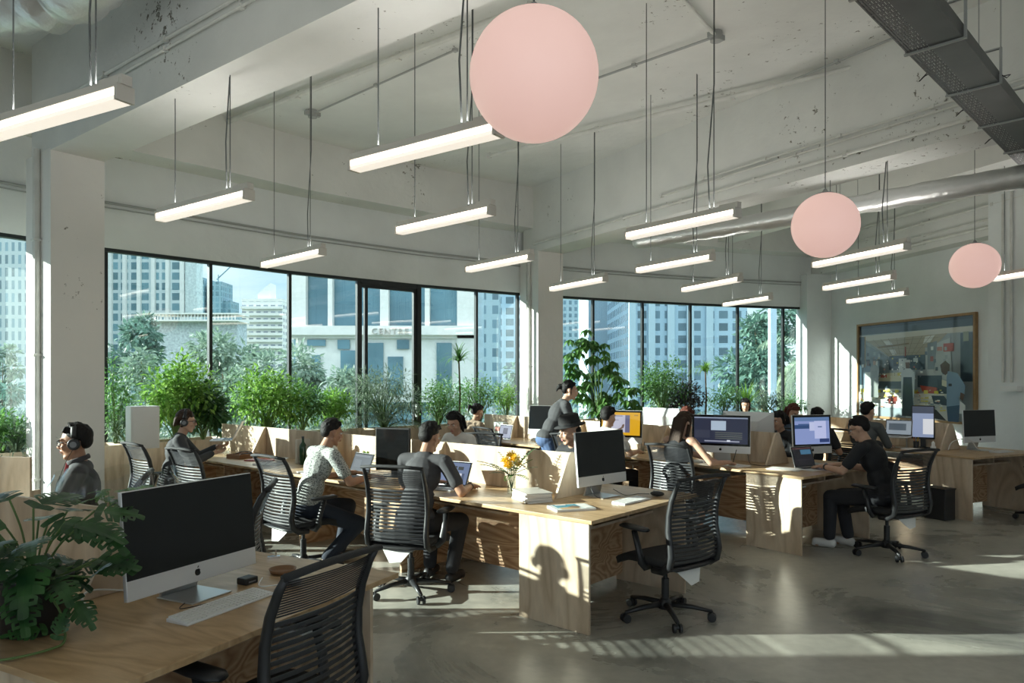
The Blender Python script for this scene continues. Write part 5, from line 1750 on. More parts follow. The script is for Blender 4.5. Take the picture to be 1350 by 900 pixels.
def ik(a, b, l1, l2, pole):
    a, b = V(a), V(b)
    d = b - a; D = d.length
    if D > (l1 + l2) * .995:
        b = a + d * ((l1 + l2) * .995 / D); d = b - a; D = d.length
    if D < abs(l1 - l2) + .02:
        D = abs(l1 - l2) + .02
    x = (l1 * l1 - l2 * l2 + D * D) / (2 * D)
    h = math.sqrt(max(0, l1 * l1 - x * x))
    n = d.normalized()
    p = V(pole) - n * V(pole).dot(n)
    p = p.normalized() if p.length > 1e-4 else n.orthogonal().normalized()
    return a + n * x + p * h, b
def hand(mb, wrist, d, n, side, curl=.5, k=1.0):
    """palm, four fingers and a thumb. d: pointing direction, n: palm normal (towards what it holds), side: +1 right hand"""
    d = V(d).normalized(); n = V(n); n = (n - d * n.dot(d)).normalized()
    s = d.cross(n).normalized() * side       # towards the thumb for side=+1 with palm down
    s = -s
    pc_ = wrist + d * .048 * k
    R = Matrix((s, d, n)).transposed()
    mb.cap(wrist - d * .02, wrist + d * .02, .024 * k, .026 * k)
    mb.ell(pc_, (.040 * k, .050 * k, .0145 * k), R, 14, 10)
    for i, (off, ln) in enumerate(((.030, .070), (.011, .078), (-.010, .073), (-.029, .058))):
        a = wrist + d * .088 * k + s * off * k
        ang = curl * (.9 + .1 * i)
        d1 = (d * math.cos(ang * .5) + n * math.sin(ang * .5) + s * off * 1.6).normalized()
        d2 = (d * math.cos(ang * 1.5) + n * math.sin(ang * 1.5) + s * off * 1.2).normalized()
        d3 = (d * math.cos(ang * 2.2) + n * math.sin(ang * 2.2)).normalized()
        b = a + d1 * ln * .45 * k; c = b + d2 * ln * .32 * k; e = c + d3 * ln * .23 * k
        mb.cap(a - d * .02 * k, b, .0092 * k, .0084 * k, 8); mb.cap(b, c, .0084 * k, .0076 * k, 8); mb.cap(c, e, .0076 * k, .0066 * k, 8)
    a = wrist + d * .028 * k + s * .030 * k
    b = a + (s * .75 + d * .65 + n * .25).normalized() * .036 * k
    c = b + (s * .3 + d * .9 + n * .35).normalized() * .030 * k
    mb.cap(a, b, .0125 * k, .010 * k, 8); mb.cap(b, c, .010 * k, .0078 * k, 8)

def person(label, x, y, f, hipz=.53, lean=.15, seated=True, yaw=0.0, nod=0.25, roll=0.0, hands=None, feet=None, sleeve='short', top=None, pants=None,
           hair='short', hairm=None, skin=None, voxel=.010, shoes=None, female=False, glasses=None, phones=False, hat=False, watch=None, side_lean=0.0, palm=(0, 0, -1), curl=.5, slim=1.0, bare_shin=False, neckline=None, collar=False, detail=True, shoulders_yaw=0.0, hand_dir=None, legs=True):
    skin = skin or SK1; hairm = hairm or HAIRB
    t = thing('person', label, 'person', (x, y, 0), f)
    sc = slim
    H = V((0, 0, hipz))
    S = V((math.sin(side_lean), math.sin(lean), math.cos(lean))).normalized()
    curve = V((0, math.sin(lean + .18), math.cos(lean + .18)))
    waist = H + S * .17
    chest = waist + (S * .6 + curve * .4).normalized() * .19
    SCc = chest + (S * .4 + curve * .6).normalized() * .13
    sw = (.165 if female else .185) * sc
    ry = Matrix.Rotation(shoulders_yaw, 3, 'Z')
    sh = [SCc + ry @ V((s * sw, 0, -.015)) for s in (-1, 1)]
    neck = SCc + curve * .045
    hd_dir = V((0, math.sin(lean * .7 + nod * .5), math.cos(lean * .7 + nod * .5))).normalized()
    Rh = Matrix.Rotation(yaw, 3, 'Z') @ Matrix.Rotation(-nod, 3, 'X') @ Matrix.Rotation(roll, 3, 'Y')
    HC = neck + hd_dir * .135 + Rh @ V((0, .022, 0))
    def h(px, py, pz): return HC + Rh @ V((px, py, pz))
    body = MB()
    RX = Matrix.Rotation(-lean, 3, 'X')
    body.ell(H + V((0, -.01, .02)), (.150 * sc, .105, .105), None)
    body.ell(waist, (.118 * sc, .088, .13), RX)
    body.ell(chest, (.145 * sc, .100, .15), RX)
    body.cap(sh[0] + V((.02, 0, 0)), sh[1] - V((.02, 0, 0)), .052, .052)
    body.cap(SCc + curve * -.02, HC - hd_dir * .05, .058 * (.88 if female else 1), .052 * (.86 if female else 1))
    # head
    body.ell(h(0, -.014, .030), (.073, .090, .084), Rh, 20, 14)
    body.ell(h(0, .020, -.030), (.058, .062, .078), Rh, 18, 12)
    body.ell(h(0, .062, -.088), .019)
    for s in (-1, 1):
        body.cap(h(s * .052, .0, -.05), h(s * .016, .060, -.092), .017, .017)
        body.ell(h(s * .036, .060, -.022), (.022, .020, .022), Rh)
        body.ell(h(s * .077, -.008, -.006), (.009, .019, .031), Rh)
        body.cap(h(s * .012, .083, .026), h(s * .044, .070, .030), .0085, .0075, 8)
    body.cap(h(0, .083, .018), h(0, .101, -.020), .0075, .0115, 8)
    for s in (-1, 1):
        body.ell(h(s * .010, .093, -.024), .0085)
    body.ell(h(0, .082, -.048), (.024, .012, .008), Rh)
    body.ell(h(0, .079, -.060), (.020, .012, .008), Rh)
    # arms
    hands = hands or ((-.18, .38, .77), (.18, .38, .77))
    el = []
    palms = []
    for i, s in enumerate((-1, 1)):
        e, wst = ik(sh[i], V(hands[i]), .275, .245, V((s * .65, -.35, -.85)))
        el.append((e, wst))
        body.cap(sh[i], e, .047 * (.85 if female else 1), .037 * (.88 if female else 1))
        body.cap(e, wst, .038 * (.88 if female else 1), .0255 * (.9 if female else 1))
        dd = (wst - e).normalized()
        hdv = V(hand_dir[i]) if hand_dir else (dd * .7 + V((-s * .25, .5, -.1)))
        pn = palm[i] if isinstance(palm[0], (tuple, list)) else palm
        hand(body, wst + hdv.normalized() * .015, hdv, pn, s, curl, .94 if female else 1.0)
    # legs
    kn = []
    if legs:
        feet = feet or ((-.12, .42, .09), (.12, .42, .09))
        hips = [H + V((s * .085, .02, -.01)) for s in (-1, 1)]
        for i, s in enumerate((-1, 1)):
            k_, a_ = ik(hips[i], V(feet[i]), .43, .41, V((s * .1, .6, 1.0)) if seated else V((0, 1, .2)))
            kn.append((hips[i], k_, a_))
            body.cap(hips[i], k_, .078, .053)
            body.cap(k_, (k_ + a_) / 2 + V((0, -.012, 0)), .052, .047); body.cap((k_ + a_) / 2 + V((0, -.012, 0)), a_, .047, .033)
            fd = V((s * .15, 1, -.25)).normalized()
            body.cap(a_ - V((0, 0, .03)), a_ + fd * .12 - V((0, 0, .035)), .033, .026)
    b = remesh(body, 'body', skin, t, voxel, 3)
    # clothes
    top = top or cloth('plain_tee', (.1, .1, .1))
    c = MB(); g = .014
    c.ell(H + V((0, -.005, .05)), (.152 * sc + g, .108 + g, .10), None)
    c.ell(waist, (.125 * sc + g, .094 + g, .15), RX)
    c.ell(chest, (.150 * sc + g, .102 + g, .155), RX)
    if female:
        for s in (-1, 1):
            c.ell(chest + ry @ V((s * .065, .075, .005)), (.055, .05, .055))
    if sleeve != 'none':
        c.cap(sh[0] + V((.02, 0, .004)), sh[1] - V((.02, 0, -.004)), .060, .060)
        c.ell(SCc + V((0, 0, .012)), (.10 * sc, .066, .055), RX)
    else:
        for s in (-1, 1):
            c.cap(chest + V((s * .09, .05, .05)), SCc + V((s * .085, .01, .055)), .012, .012, 8)
            c.cap(chest + V((s * .09, -.07, .05)), SCc + V((s * .085, .01, .055)), .012, .012, 8)
    for i, s in enumerate((-1, 1)):
        e, wst = el[i]
        if sleeve == 'short':
            m_ = sh[i].lerp(e, .68)
            c.cap(sh[i], m_, .061, .056)
        elif sleeve == 'long':
            c.cap(sh[i], e, .059, .050); c.cap(e, e.lerp(wst, .93), .050, .036)
    remesh(c, 'shirt', top, t, voxel, 3)
    if collar:
        m = MB()
        ring = []
        for k in range(18):
            a = 2 * PI * k / 18
            ring.append(neck + V((math.cos(a) * .066, math.sin(a) * .062 + .004, .020 - .022 * math.sin(a))))
        m.tube(ring, .010, 8, closed=True, flat=(.5, 1.6))
        m.build('collar', top, t, smooth=True)
        MB().tube([neck + V((0, .064, .0)), chest + V((0, .105, .04))], [.012, .008], 6, flat=(1, .3)).build('placket', P_('red_trim', (.45, .05, .06), .7), t)
    if legs:
        pants = pants or cloth('black_trousers', (.02, .021, .026))
        p = MB()
        p.ell(H + V((0, -.01, .01)), (.155 * sc + g, .112 + g, .10), None)
        for (hp, k_, a_) in kn:
            p.cap(hp, k_, .092, .070)
            p.cap(k_, k_.lerp(a_, .55 if bare_shin else .92), .068, .056)
        remesh(p, 'trousers', pants, t, voxel, 3)
        sm = shoes or P_('black_shoe', (.02, .02, .022), .5)
        for (hp, k_, a_), s in zip(kn, (-1, 1)):
            fd = V((s * .15, 1, 0)).normalized()
            m = MB()
            z0 = a_.z - .085
            m.cap(V((a_.x, a_.y - .025, z0 + .045)), V((a_.x, a_.y, z0 + .045)) + fd * .13, .043, .036)
            m.cap(V((a_.x, a_.y - .035, z0 + .018)), V((a_.x, a_.y, z0 + .018)) + fd * .15, .020, .020)
            if shoes is not None or True:
                remesh(m, 'shoe', sm, t, max(voxel, .008), 2)
    # hair
    random.seed(int(abs(x * 137 + y * 91)) % 1000)
    m = MB()
    if not hat:
        m.ell(h(0, -.024, .046), (.077, .088, .078), Rh, 20, 14)
        m.ell(h(0, -.058, .012), (.067, .048, .062), Rh, 16, 12)
        for k in range(46 if detail else 16):
            a = random.uniform(-PI * .15, PI * 1.15); e_ = random.uniform(.15, 1.4)
            dpt = V((math.cos(a) * math.cos(e_) * .082, -math.sin(a) * math.cos(e_) * .085 - .02, math.sin(e_) * .080 + .045))
            q = V((dpt.x * 1.02, dpt.y + random.uniform(.0, .03), dpt.z + .008))
            m.cap(h(*dpt), h(*(q + V((random.uniform(-.015, .015), .018, .006)))), .010, .004, 6)
        # fringe over the forehead
        fr = {'short': .012, 'fringe': .03, 'long': .0, 'bob': .02, 'bun': .0, 'mop': .028}.get(hair, .01)
        for k in range(9):
            xx_ = -.058 + k * .0145
            m.cap(h(xx_ * .8, .035, .102), h(xx_ * 1.1, .070 - abs(xx_) * .35, .092 - fr), .012, .006, 8)
    else:
        m.ell(h(0, -.040, .0), (.076, .070, .075), Rh, 16, 12)
    if hair in ('long', 'bob', 'fringe'):
        L_ = {'long': .30, 'bob': .115, 'fringe': .05}[hair]
        for s in (-1, 1):
            m.cap(h(s * .068, -.005, .05), h(s * .074, -.005, -L_ * .45), .020, .020)
            m.cap(h(s * .074, -.010, -L_ * .4), h(s * .066, -.03, -L_), .022, .014)
        for k in range(5):
            xx_ = -.055 + k * .0275
            m.cap(h(xx_, -.085, .02), h(xx_ * 1.1, -.10, -L_ * (1.05 - abs(xx_) * 2)), .030, .016)
    if hair == 'bun':
        m.ell(h(0, -.125, .035), (.034, .040, .036), Rh)
        m.cap(h(0, -.145, .03), h(.005, -.165, -.03), .02, .008)
        for s in (-1, 1):
            m.cap(h(s * .072, .01, .03), h(s * .075, .012, -.055), .010, .005, 8)
    if hair == 'topbun':
        m.ell(h(0, -.05, .135), (.032, .034, .030), Rh)
    if hair == 'ponytail':
        m.cap(h(0, -.11, .04), h(0, -.16, .05), .018, .022); m.cap(h(0, -.16, .05), h(0, -.15, -.05), .024, .008)
    if hair == 'crop':
        pass
    remesh(m, 'hair', hairm, t, min(voxel, .008) if detail else .009, 2)
    # face
    for s in (-1, 1):
        e_ = MB().ell(h(s * .030, .0735, .008), (.0125, .0095, .0075), Rh, 12, 8).build('eye', EYEW, t, smooth=True)
        MB().ell(h(s * .030, .0815, .007), (.0052, .003, .0052), Rh, 10, 6).build('iris', EYEB, e_, smooth=True)
        MB().cap(h(s * .016, .0905, .028), h(s * .044, .077, .031), .0038, .0026, 6).build('eyebrow', hairm, t, smooth=True)
    mm = MB().ell(h(0, .0905, -.0495), (.020, .006, .0045), Rh, 12, 8).ell(h(0, .088, -.058), (.017, .006, .005), Rh, 12, 8)
    mm.build('mouth', LIP, t, smooth=True)
    if glasses is not None:
        m = MB()
        for s in (-1, 1):
            ring = []
            for k in range(20):
                a = 2 * PI * k / 20
                ring.append(h(s * .032 + .026 * math.copysign(abs(math.cos(a)) ** .7, math.cos(a)), .098 - abs(.032 * .25), .006 + .019 * math.copysign(abs(math.sin(a)) ** .7, math.sin(a))))
            m.tube(ring, .0024, 6, closed=True)
            m.tube([h(s * .058, .090, .012), h(s * .078, .05, .012), h(s * .080, -.01, .008)], .0022, 6)
        m.tube([h(-.007, .096, .010), h(0, .099, .013), h(.007, .096, .010)], .0022, 6)
        m.build('glasses', glasses, t)
    if phones:
        m = MB()
        pts = [h(.088 * math.cos(a), -.015, .035 + .094 * math.sin(a)) for a in [PI * k / 14 for k in range(15)]]
        m.tube(pts, .012, 8, flat=(1.5, .6))
        hp = m.build('headphones', BLACKP, t, smooth=True)
        for s in (-1, 1):
            mc = MB().cyl(h(s * .078, -.010, -.008), h(s * .108, -.012, -.008), .040, .034, 20)
            ec = mc.build('ear_cup', BLACKP, t, bevel=.005)
            MB().cyl(h(s * .108, -.012, -.008), h(s * .111, -.012, -.008), .020, .020, 18).build('cup_disc', GREYP, ec)
        MB().tube(smooth_path([h(-.09, .0, -.045), h(-.075, .05, -.12), chest + V((-.06, .12, .06)), chest + V((-.03, .13, -.06))]), .0018, 5).build('headphone_cord', BLACKP, t)
    if hat:
        Rl = Rh
        m = MB().lathe([(.135, .0), (.138, .004), (.095, .010), (.092, .05), (.088, .095), (.070, .108), (.02, .104), (.001, .104)], n=32)
        m.v = [tuple(h(0, -.012, .055) + Rl @ V((p[0], p[1] * 1.08, p[2]))) for p in m.v]
        m.build('black_hat', P_('felt_hat', (.012, .012, .013), .85, bump=.3, bscale=300), t, smooth=True)
        m = MB().lathe([(.0965, .011), (.0955, .03)], n=32)
        m.v = [tuple(h(0, -.012, .055) + Rl @ V((p[0], p[1] * 1.08, p[2]))) for p in m.v]
        m.build('hat_band', BLACKP, t)
    if watch is not None:
        e, wst = el[watch]
        d = (wst - e).normalized()
        q = wst - d * .02
        m = MB().cyl(q - d * .010, q + d * .010, .031, .030, 18)
        m.build('wristwatch', BLACKP, t, bevel=.002)
        u = V((0, 0, 1)); u = (u - d * u.dot(d)).normalized()
        MB().cyl(q + u * .028, q + u * .036, .015, .015, 16).build('watch_face', GREYP, t)
    return t, HC
def wl(x, y, f, wx, wy, wz):
    """world point in a person's own frame"""
    d = rotz(-f) @ V((wx - x, wy - y, 0))
    return (d.x, d.y, wz)
CHAR = cloth('charcoal_cotton', (.055, .055, .06))
BLK = cloth('black_cotton', (.016, .017, .02))
DGREY = cloth('dark_grey_wool', (.05, .052, .056))
GREYSW = cloth('grey_sweater', (.10, .11, .11))
WHT = cloth('white_cotton', (.74, .73, .70))
PATT = None
def patt_mat():
    m, nt, b = new_mat('patterned_shirt')
    t = N(nt, 'ShaderNodeTexCoord')
    n = N(nt, 'ShaderNodeTexVoronoi', i_Scale=62.0)
    mp = N(nt, 'ShaderNodeMapping'); mp.inputs['Scale'].default_value = (1, 1, 1.8)
    nt.links.new(t.outputs['Object'], mp.inputs[0]); nt.links.new(mp.outputs[0], n.inputs['Vector'])
    r = ramp(nt, [(0.30, (0.05, 0.06, 0.06)), (0.46, (0.40, 0.42, 0.40))])
    nt.links.new(n.outputs['Distance'], r.inputs[0]); nt.links.new(r.outputs[0], b.inputs['Base Color'])
    b.inputs['Roughness'].default_value = .85
    return m
PATT = patt_mat()
DENIM = cloth('dark_denim', (.02, .028, .045)); BLUED = cloth('blue_denim', (.07, .12, .24))
TAN = cloth('tan_blouse', (.30, .22, .15))
WSHOE = P_('white_shoe', (.72, .72, .70), .6)
def sit(x, y, f): return x, y, f

# man with headphones, left
f0 = face(-.90, -.42)
person('seated man in a dark polo shirt with glasses and big black headphones, left edge', -2.86, 4.72, f0, slim=1.12, hipz=.56, lean=-.06, nod=.10, yaw=-.12, hands=((-.22, .34, .76), (.22, .36, .76)), top=CHAR, sleeve='short', glasses=BLACKP, phones=True, collar=True, voxel=.007, skin=SK1)
# woman with headphones and laptop
xw, yw_ = -3.53, 7.38; fw = face(.93, .36)
person('woman with tied up hair, headphones and dark grey top holding a laptop', xw, yw_, fw, hipz=.55, lean=.12, nod=.15, hands=((-.12, .43, .92), (.14, .40, .88)), top=DGREY, sleeve='long', glasses=BLACKP, phones=True, hair='fringe', hairm=HAIRBR, female=True, voxel=.008, palm=(0, .3, 1), skin=SK2)
q = V((xw, yw_)) + (rotz(fw) @ V((0, .60, 0))).xy
laptop('open laptop lifted in the hands of the woman with headphones', (q.x, q.y, 1.00), fw - .1, [(0, 1, 0, 1, srgb(96, 104, 128)), (.1, .5, .3, .9, srgb(120, 126, 150)), (.6, .9, .2, .8, srgb(80, 86, 110))], 2.05)
bpy.context.scene.objects[-1] if False else None
# patterned shirt man
xp, yp = -1.80, 6.15; fp = face(.80, .60)
person('man in a white patterned shirt leaning over his laptop, dark trousers', xp + .02, yp + .02, fp, hipz=.54, lean=.26, nod=.22, hands=((-.10, .46, .79), (.22, .50, .787)), top=PATT, sleeve='short', pants=DENIM, voxel=.008, bare_shin=False, skin=SK1, feet=((-.1, .35, .09), (.12, .12, .09)), curl=.7, shoulders_yaw=.1)
# charcoal shirt man
xd, yd = -.78, 5.50; fd_ = face(.42, .91)
hR = R1.p(.30, 1.42, .787); hL = R1.p(.24, 1.80, .787)
person('man in a charcoal shirt with a black watch typing on a laptop, seen from behind', xd + .03, yd + .03, fd_, hipz=.54, lean=.22, nod=.25, yaw=-.15, hands=(wl(xd, yd, fd_, *hL), wl(xd, yd, fd_, *hR)), top=CHAR, sleeve='short', voxel=.007, watch=1, skin=SK1, feet=((-.10, .38, .09), (.14, .32, .09)))
# man in glasses, dark tee
q = R2.p(.72, -.40)
f2 = R2.rz + .08
hL, hR = R2.p(.55, .10, .787), R2.p(.80, .10, .787)
person('man in glasses and a black tee typing at the second desk end, white sneakers', q.x, q.y, f2, hipz=.54, lean=.24, nod=.42, yaw=.12, hands=(wl(q.x, q.y, f2, *hL), wl(q.x, q.y, f2, *hR)), top=BLK, sleeve='short', glasses=BLACKP, hair='mop', voxel=.008, skin=SK2, watch=0, shoes=WSHOE, feet=((-.14, .46, .09), (.06, .36, .09)))
# long haired woman
q = R2.p(-.33, 1.25); f3 = R2.rz - PI / 2 + .12
hL, hR = R2.p(.12, 1.10, .787), R2.p(.10, .90, .787)
person('woman with long dark hair in a black tank top drawing with a pen', q.x, q.y, f3, hipz=.54, lean=.20, nod=.32, yaw=-.1, hands=(wl(q.x, q.y, f3, *hL), wl(q.x, q.y, f3, *hR)), top=BLK, sleeve='none', hair='long', hairm=HAIRBR, female=True, voxel=.009, skin=SK2, bare_shin=True, feet=((-.1, .30, .09), (.1, .34, .09)), curl=.9)
pen = R2.p(.14, .86, .80)
tag(MB().cyl((pen.x, pen.y, .79), (pen.x + .03, pen.y - .01, .92), .0045, n=8).build('pen', BLACKP), 'black pen held upright by the tank top woman', 'pen')
# standing woman
q = R2.p(-.50, 3.08); f4 = face(.80, .15)
person('standing woman in a black cardigan and blue jeans with tied dark hair', q.x, q.y, f4, hipz=.90, lean=.38, seated=False, nod=.12, hands=((-.24, .36, .80), (.16, .42, .78)), top=DGREY, sleeve='long', pants=BLUED, hair='bun', female=True, voxel=.009, skin=SK2, feet=((-.09, -.02, .09), (.10, .06, .09)), yaw=-.15)
# man in white tee by the yellow screen
q = R2.p(-.22, 2.42); f5 = R2.rz - PI / 2 + .05
person('man in a white tee sitting before the yellow screen', q.x, q.y, f5, hipz=.54, lean=.10, nod=.15, hands=((-.12, .34, 1.0), (.2, .42, .787)), top=WHT, sleeve='short', voxel=.009, skin=SK2, palm=((0, 0, 1), (0, 0, -1)))
# person in the hat
person('person in a black wide brimmed hat behind the centre computer', .655, 6.55, face(-.75, -.65), hipz=.52, lean=.16, nod=.20, yaw=-.35, hands=((-.15, .38, .787), (.15, .38, .787)), top=BLK, sleeve='long', hat=True, voxel=.009, skin=SK2, female=True)
# girl white tee
person('girl with bobbed black hair in a white shirt looking down', -.52, 7.88, face(-.62, -.78), hipz=.53, lean=.14, nod=.42, yaw=.2, hands=((-.16, .34, .787), (.12, .36, .787)), top=WHT, sleeve='short', hair='bob', female=True, voxel=.009, skin=SK2)
# dark haired person behind her
q = R2.p(-.38, 4.95); f6 = R2.rz - PI / 2
person('person with black hair in a tan top reading by the far laptop', q.x, q.y, f6, hipz=.52, lean=.12, nod=.3, hands=((-.15, .36, .787), (.15, .4, .787)), top=TAN, sleeve='long', hair='ponytail', female=True, voxel=.010, skin=SK1, detail=False)
# fringe person
q = V((3.42, 8.85))
person('person with a black fringe and black cardigan facing left behind the bracket', q.x, q.y, face(-.95, -.45), hipz=.48, lean=.12, nod=.18, hands=((-.15, .36, .787), (.15, .36, .787)), top=BLK, sleeve='long', hair='fringe', voxel=.009, skin=SK2, female=True)
q = R3.p(-.42, 2.35)
person('person with auburn hair looking down behind the black fringed one', q.x, q.y, face(.2, -1), hipz=.54, lean=.12, nod=.45, hands=((-.15, .34, .787), (.15, .34, .787)), top=cloth('blue_shirt', (.08, .12, .18)), sleeve='short', hair='bob', hairm=HAIRRED, voxel=.010, skin=SK2, detail=False)
person('person of whom only the dark tied hair shows over the blue screen', 3.78, 9.0, face(.7, .7), hipz=.52, lean=.16, nod=.35, hands=((-.15, .34, .787), (.15, .34, .787)), top=BLK, sleeve='short', hair='ponytail', voxel=.010, skin=SK1, detail=False)
q = R3.p(-.32, 1.22); f7 = R3.rz - PI / 2 + .05
hL, hR = R3.p(.14, 1.45, .787), R3.p(.12, 1.15, .787)
person('man in a grey sweater with shaved sides typing below the painting', q.x, q.y, f7, hipz=.57, lean=.10, nod=.10, hands=(wl(q.x, q.y, f7, *hL), wl(q.x, q.y, f7, *hR)), top=GREYSW, sleeve='long', voxel=.009, skin=SK2)
person('far woman with dark hair peeking over the planter tops, facing the camera', 4.12, 12.6, face(-.3, -1), hipz=.54, lean=.08, nod=.25, hands=((-.15, .34, .787), (.15, .34, .787)), top=BLK, sleeve='long', hair='bob', voxel=.011, skin=SK2, female=True, detail=False)
q = R2.p(1.85, 2.75)
person('person with brown hair and a pale headband behind the long haired woman', q.x, q.y, face(-.6, -.8), hipz=.50, lean=.1, nod=.4, hands=((-.15, .34, .787), (.15, .34, .787)), top=TAN, sleeve='short', hair='bob', hairm=HAIRRED, voxel=.011, skin=SK2, female=True, detail=False)

# ================================================================ MONSTERA AND THE WRAPPED PLANT
MON = leaf_mat('monstera_leaf', (0.010, 0.045, 0.014), (0.04, 0.12, 0.03), rough=.35, trans=.2)
def split_leaf(mb, base, d, n, L, W, seed, cuts=4):
    """heart shaped leaf with deep side cuts and a few holes"""
    rnd = random.Random(seed)
    d = V(d).normalized(); s = d.cross(V(n)).normalized(); n = s.cross(d)
    def P3(u, v_):
        # u along -.12..1, v across -1..1 (of half width)
        bend = -.25 * L * u * u
        return base + d * L * u + s * W * .5 * v_ + n * (bend + .10 * W * (abs(v_)) - .10 * L * abs(v_) ** 2)
    def half(u):
        u = max(0, min(1, u))
        return (math.sin(PI * u ** .62)) ** .75 if 0 < u < 1 else 0
    nl = cuts + 2
    for sg in (-1, 1):
        # basal lobe
        prev = 0.0
        for k in range(nl):
            u0 = k / nl; u1 = (k + 1) / nl - .018
            lobe = []
            # inner edge along the midrib
            a0, a1 = u0, (k + 1) / nl
            sweep = .20
            hw = half((u0 + u1) / 2 + .02)
            base_s = .22
            hole = (k in (1, 2, 3, 4)) and rnd.random() < .8
            def q(u, v_): return P3(u + sweep * v_ * (1 - u) - (.14 * v_ if k == 0 else 0), sg * v_)
            h0, h1 = half(u0 + .03) if k else .55, half(min(u1 + .03, .99))
            vin = .0; 
            row0 = [(a0, 0), (a1, 0)]
            row1 = [(a0 + .002, base_s * hw), (a1 - .004, base_s * hw)]
            row2 = [(u0 + .012, .55 * hw), (u1, .55 * hw)]
            row3 = [(u0 + .014, .90 * hw), (u1 + .004, .90 * hw)]
            row4 = [(u0 + .03, hw), (u1 + .005, hw * .97)]
            row1 = [(a0, .38 * hw), (a1, .38 * hw)]
            row2 = [(a0 + .002, .72 * hw), (a1 - .003, .72 * hw)]
            rows = [row0, row1, row2, row3, row4]
            for i in range(4):
                A, B = rows[i]; C_, D_ = rows[i + 1]
                if hole and i == 1:
                    # a hole: leave a slot in the middle
                    m0 = (A[0] + (B[0] - A[0]) * .36, A[1]); m1 = (A[0] + (B[0] - A[0]) * .64, A[1])
                    n0 = (C_[0] + (D_[0] - C_[0]) * .36, C_[1]); n1 = (C_[0] + (D_[0] - C_[0]) * .64, C_[1])
                    mb.add([q(*A), q(*m0), q(*n0), q(*C_)], [(0, 1, 2, 3)]); mb.add([q(*m1), q(*B), q(*D_), q(*n1)], [(0, 1, 2, 3)])
                else:
                    mb.add([q(*A), q(*B), q(*D_), q(*C_)], [(0, 1, 2, 3)])
def monstera(label, x, y, z, spec, pot=True):
    t = thing('potted_monstera', label, 'plant', (x, y, z), 0)
    if pot:
        MB().lathe([(.085, 0), (.105, .01), (.128, .20), (.132, .205), (.122, .205), (.10, .02)], n=36).build('pot', BLACKP, t, smooth=True)
        MB().cyl((0, 0, .15), (0, 0, .18), .118, n=24).build('soil', SOIL, t)
    for i, (px, py, pz, dx, dy, dz, L, W) in enumerate(spec):
        tip = V((px, py, pz))
        MB().tube(smooth_path([(px * .08, py * .08, .17), (px * .45, py * .45, max(.2, pz * .75)), (px, py, pz)], 5), .0035, 6).build('stem', GSTEM, t, smooth=True)
        m = MB(); up = V((random.uniform(-.2, .2), -.35, 1))
        split_leaf(m, tip, (dx, dy, dz), up, L, W, i)
        o = m.build('leaf', MON, t, smooth=False)
    return t
random.seed(77)
mp_ = on_plane(44, 832, TOP)
spec = []
for k in range(26):
    az = random.uniform(0, 2 * PI); r = random.uniform(.04, .22)
    x_, y_ = math.cos(az) * r, math.sin(az) * r
    z_ = random.uniform(.20, .42)
    spec.append((x_, y_, z_, math.cos(az), math.sin(az) - .2, random.uniform(-.5, .15), random.uniform(.12, .18), random.uniform(.11, .155)))
spec += [(-.05, -.10, .42, -.3, -.6, -.2, .24, .18), (.14, -.04, .40, .9, -.1, -.1, .22, .12), (-.12, .05, .46, -.6, .3, .1, .2, .16), (.08, -.13, .30, .3, -.8, -.6, .22, .15), (.20, -.02, .40, .9, -.3, -.35, .20, .13), (.05, -.15, .20, .6, -.7, -.4, .20, .12), (.0, .0, .44, .2, .6, .2, .2, .17), (.17, -.05, .14, .7, -.3, -.6, .14, .09), (.22, -.02, .20, .5, -.3, .5, .11, .08)]
mt = monstera('large potted monstera with dark split leaves on the nearest desk, left edge', mp_.x, mp_.y, TOP, spec)
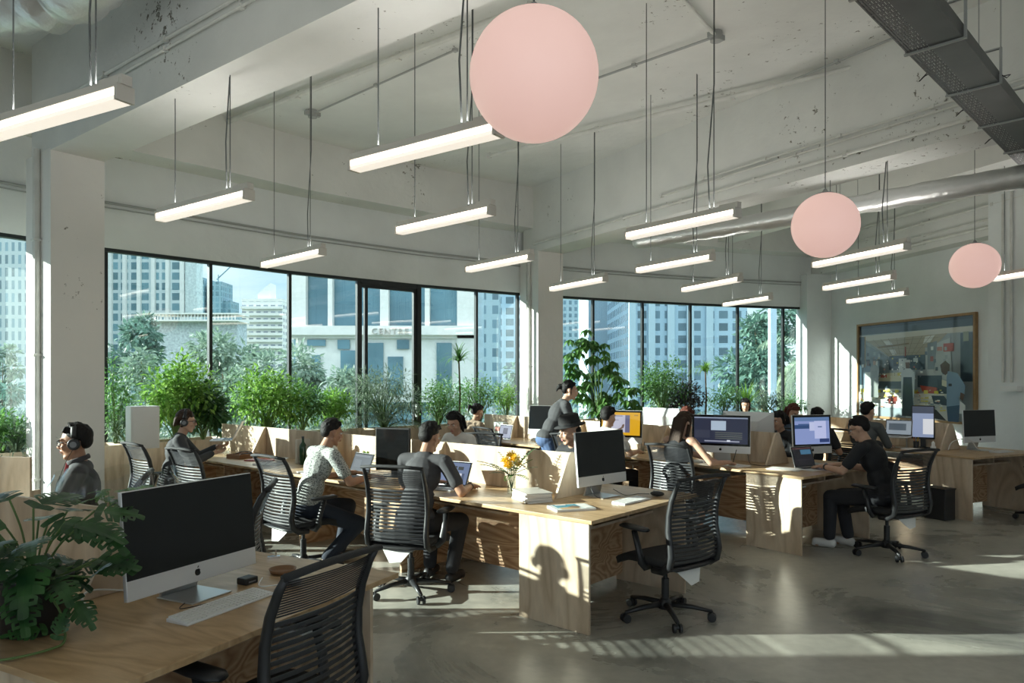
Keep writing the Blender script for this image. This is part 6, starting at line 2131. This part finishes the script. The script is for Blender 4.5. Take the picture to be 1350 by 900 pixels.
# trailing vine over the desk
vine = smooth_path([(.08, -.06, .17), (.16, -.10, .10), (.20, -.14, .02), (.19, -.20, .012), (.12, -.27, .010), (.03, -.31, .010), (-.05, -.33, .012)], 5)
MB().tube(vine, .0045, 6).build('vine', GSTEM, mt, smooth=True)
for i, (a, d, L, W) in enumerate((((.13, -.12, .05), (-.5, -.6, .2), .13, .09), ((.06, -.29, .02), (-.8, .35, .35), .10, .07), ((.19, -.17, .03), (.1, .1, .9), .10, .07), ((-.05, -.33, .015), (-.8, .3, .9), .12, .10))):
    m = MB(); split_leaf(m, V(a), d, (0, -.6, 1), L, W, 40 + i); m.build('leaf', MON, mt)
# plastic wrapped plant on the far side of the nearest bench
q = R0.p(1.10, 1.55, TOP)
t = thing('wrapped_plant', 'green plant in a clear plastic wrapper behind the nearest computer', 'plant', q, .3)
random.seed(88)
MB().lathe([(.07, 0), (.09, .12), (.085, .12), (.06, .01)], n=20).build('pot', P_('red_pot', (.35, .03, .03), .5), t, smooth=True)
MB().cyl((0, 0, .09), (0, 0, .105), .082, n=16).build('soil', SOIL, t)
m = MB()
for k in range(46):
    az = random.uniform(0, 2 * PI); r = random.uniform(.03, .20)
    p = V((math.cos(az) * r * 1.5, math.sin(az) * r * .9, random.uniform(.16, .36) - r * .4))
    split_leaf(m, p, (math.cos(az), math.sin(az), random.uniform(-.4, .3)), V((0, -.2, 1)) + rnd_dir() * .3, .10, .07, k)
    m.tube([(0, 0, .1), p], .002, 4)
m.build('foliage', LG['mid'], t)
m = MB()
def film(u, v_):
    a = 2 * PI * u
    r = (.10 + .15 * math.sin(PI * min(1, v_ * .62 + .1))) * (1 + .07 * math.sin(9 * a + 4 * v_) + .05 * math.sin(17 * a))
    return V((math.cos(a) * r * 1.25, math.sin(a) * r * .85, .02 + v_ * .40 + .02 * math.sin(5 * a)))
m.grid(film, 64, 10)
m.build('plastic_wrapper', FILM, t, smooth=True)
m = MB()
for k in range(6):
    m.bb(-.03 + (k % 3) * .022, -.016 + (k % 3) * .022, -.213, -.212, .19 + (k // 3) * .025, .21 + (k // 3) * .025)
m.build('printed_mark', WHITEP, t)
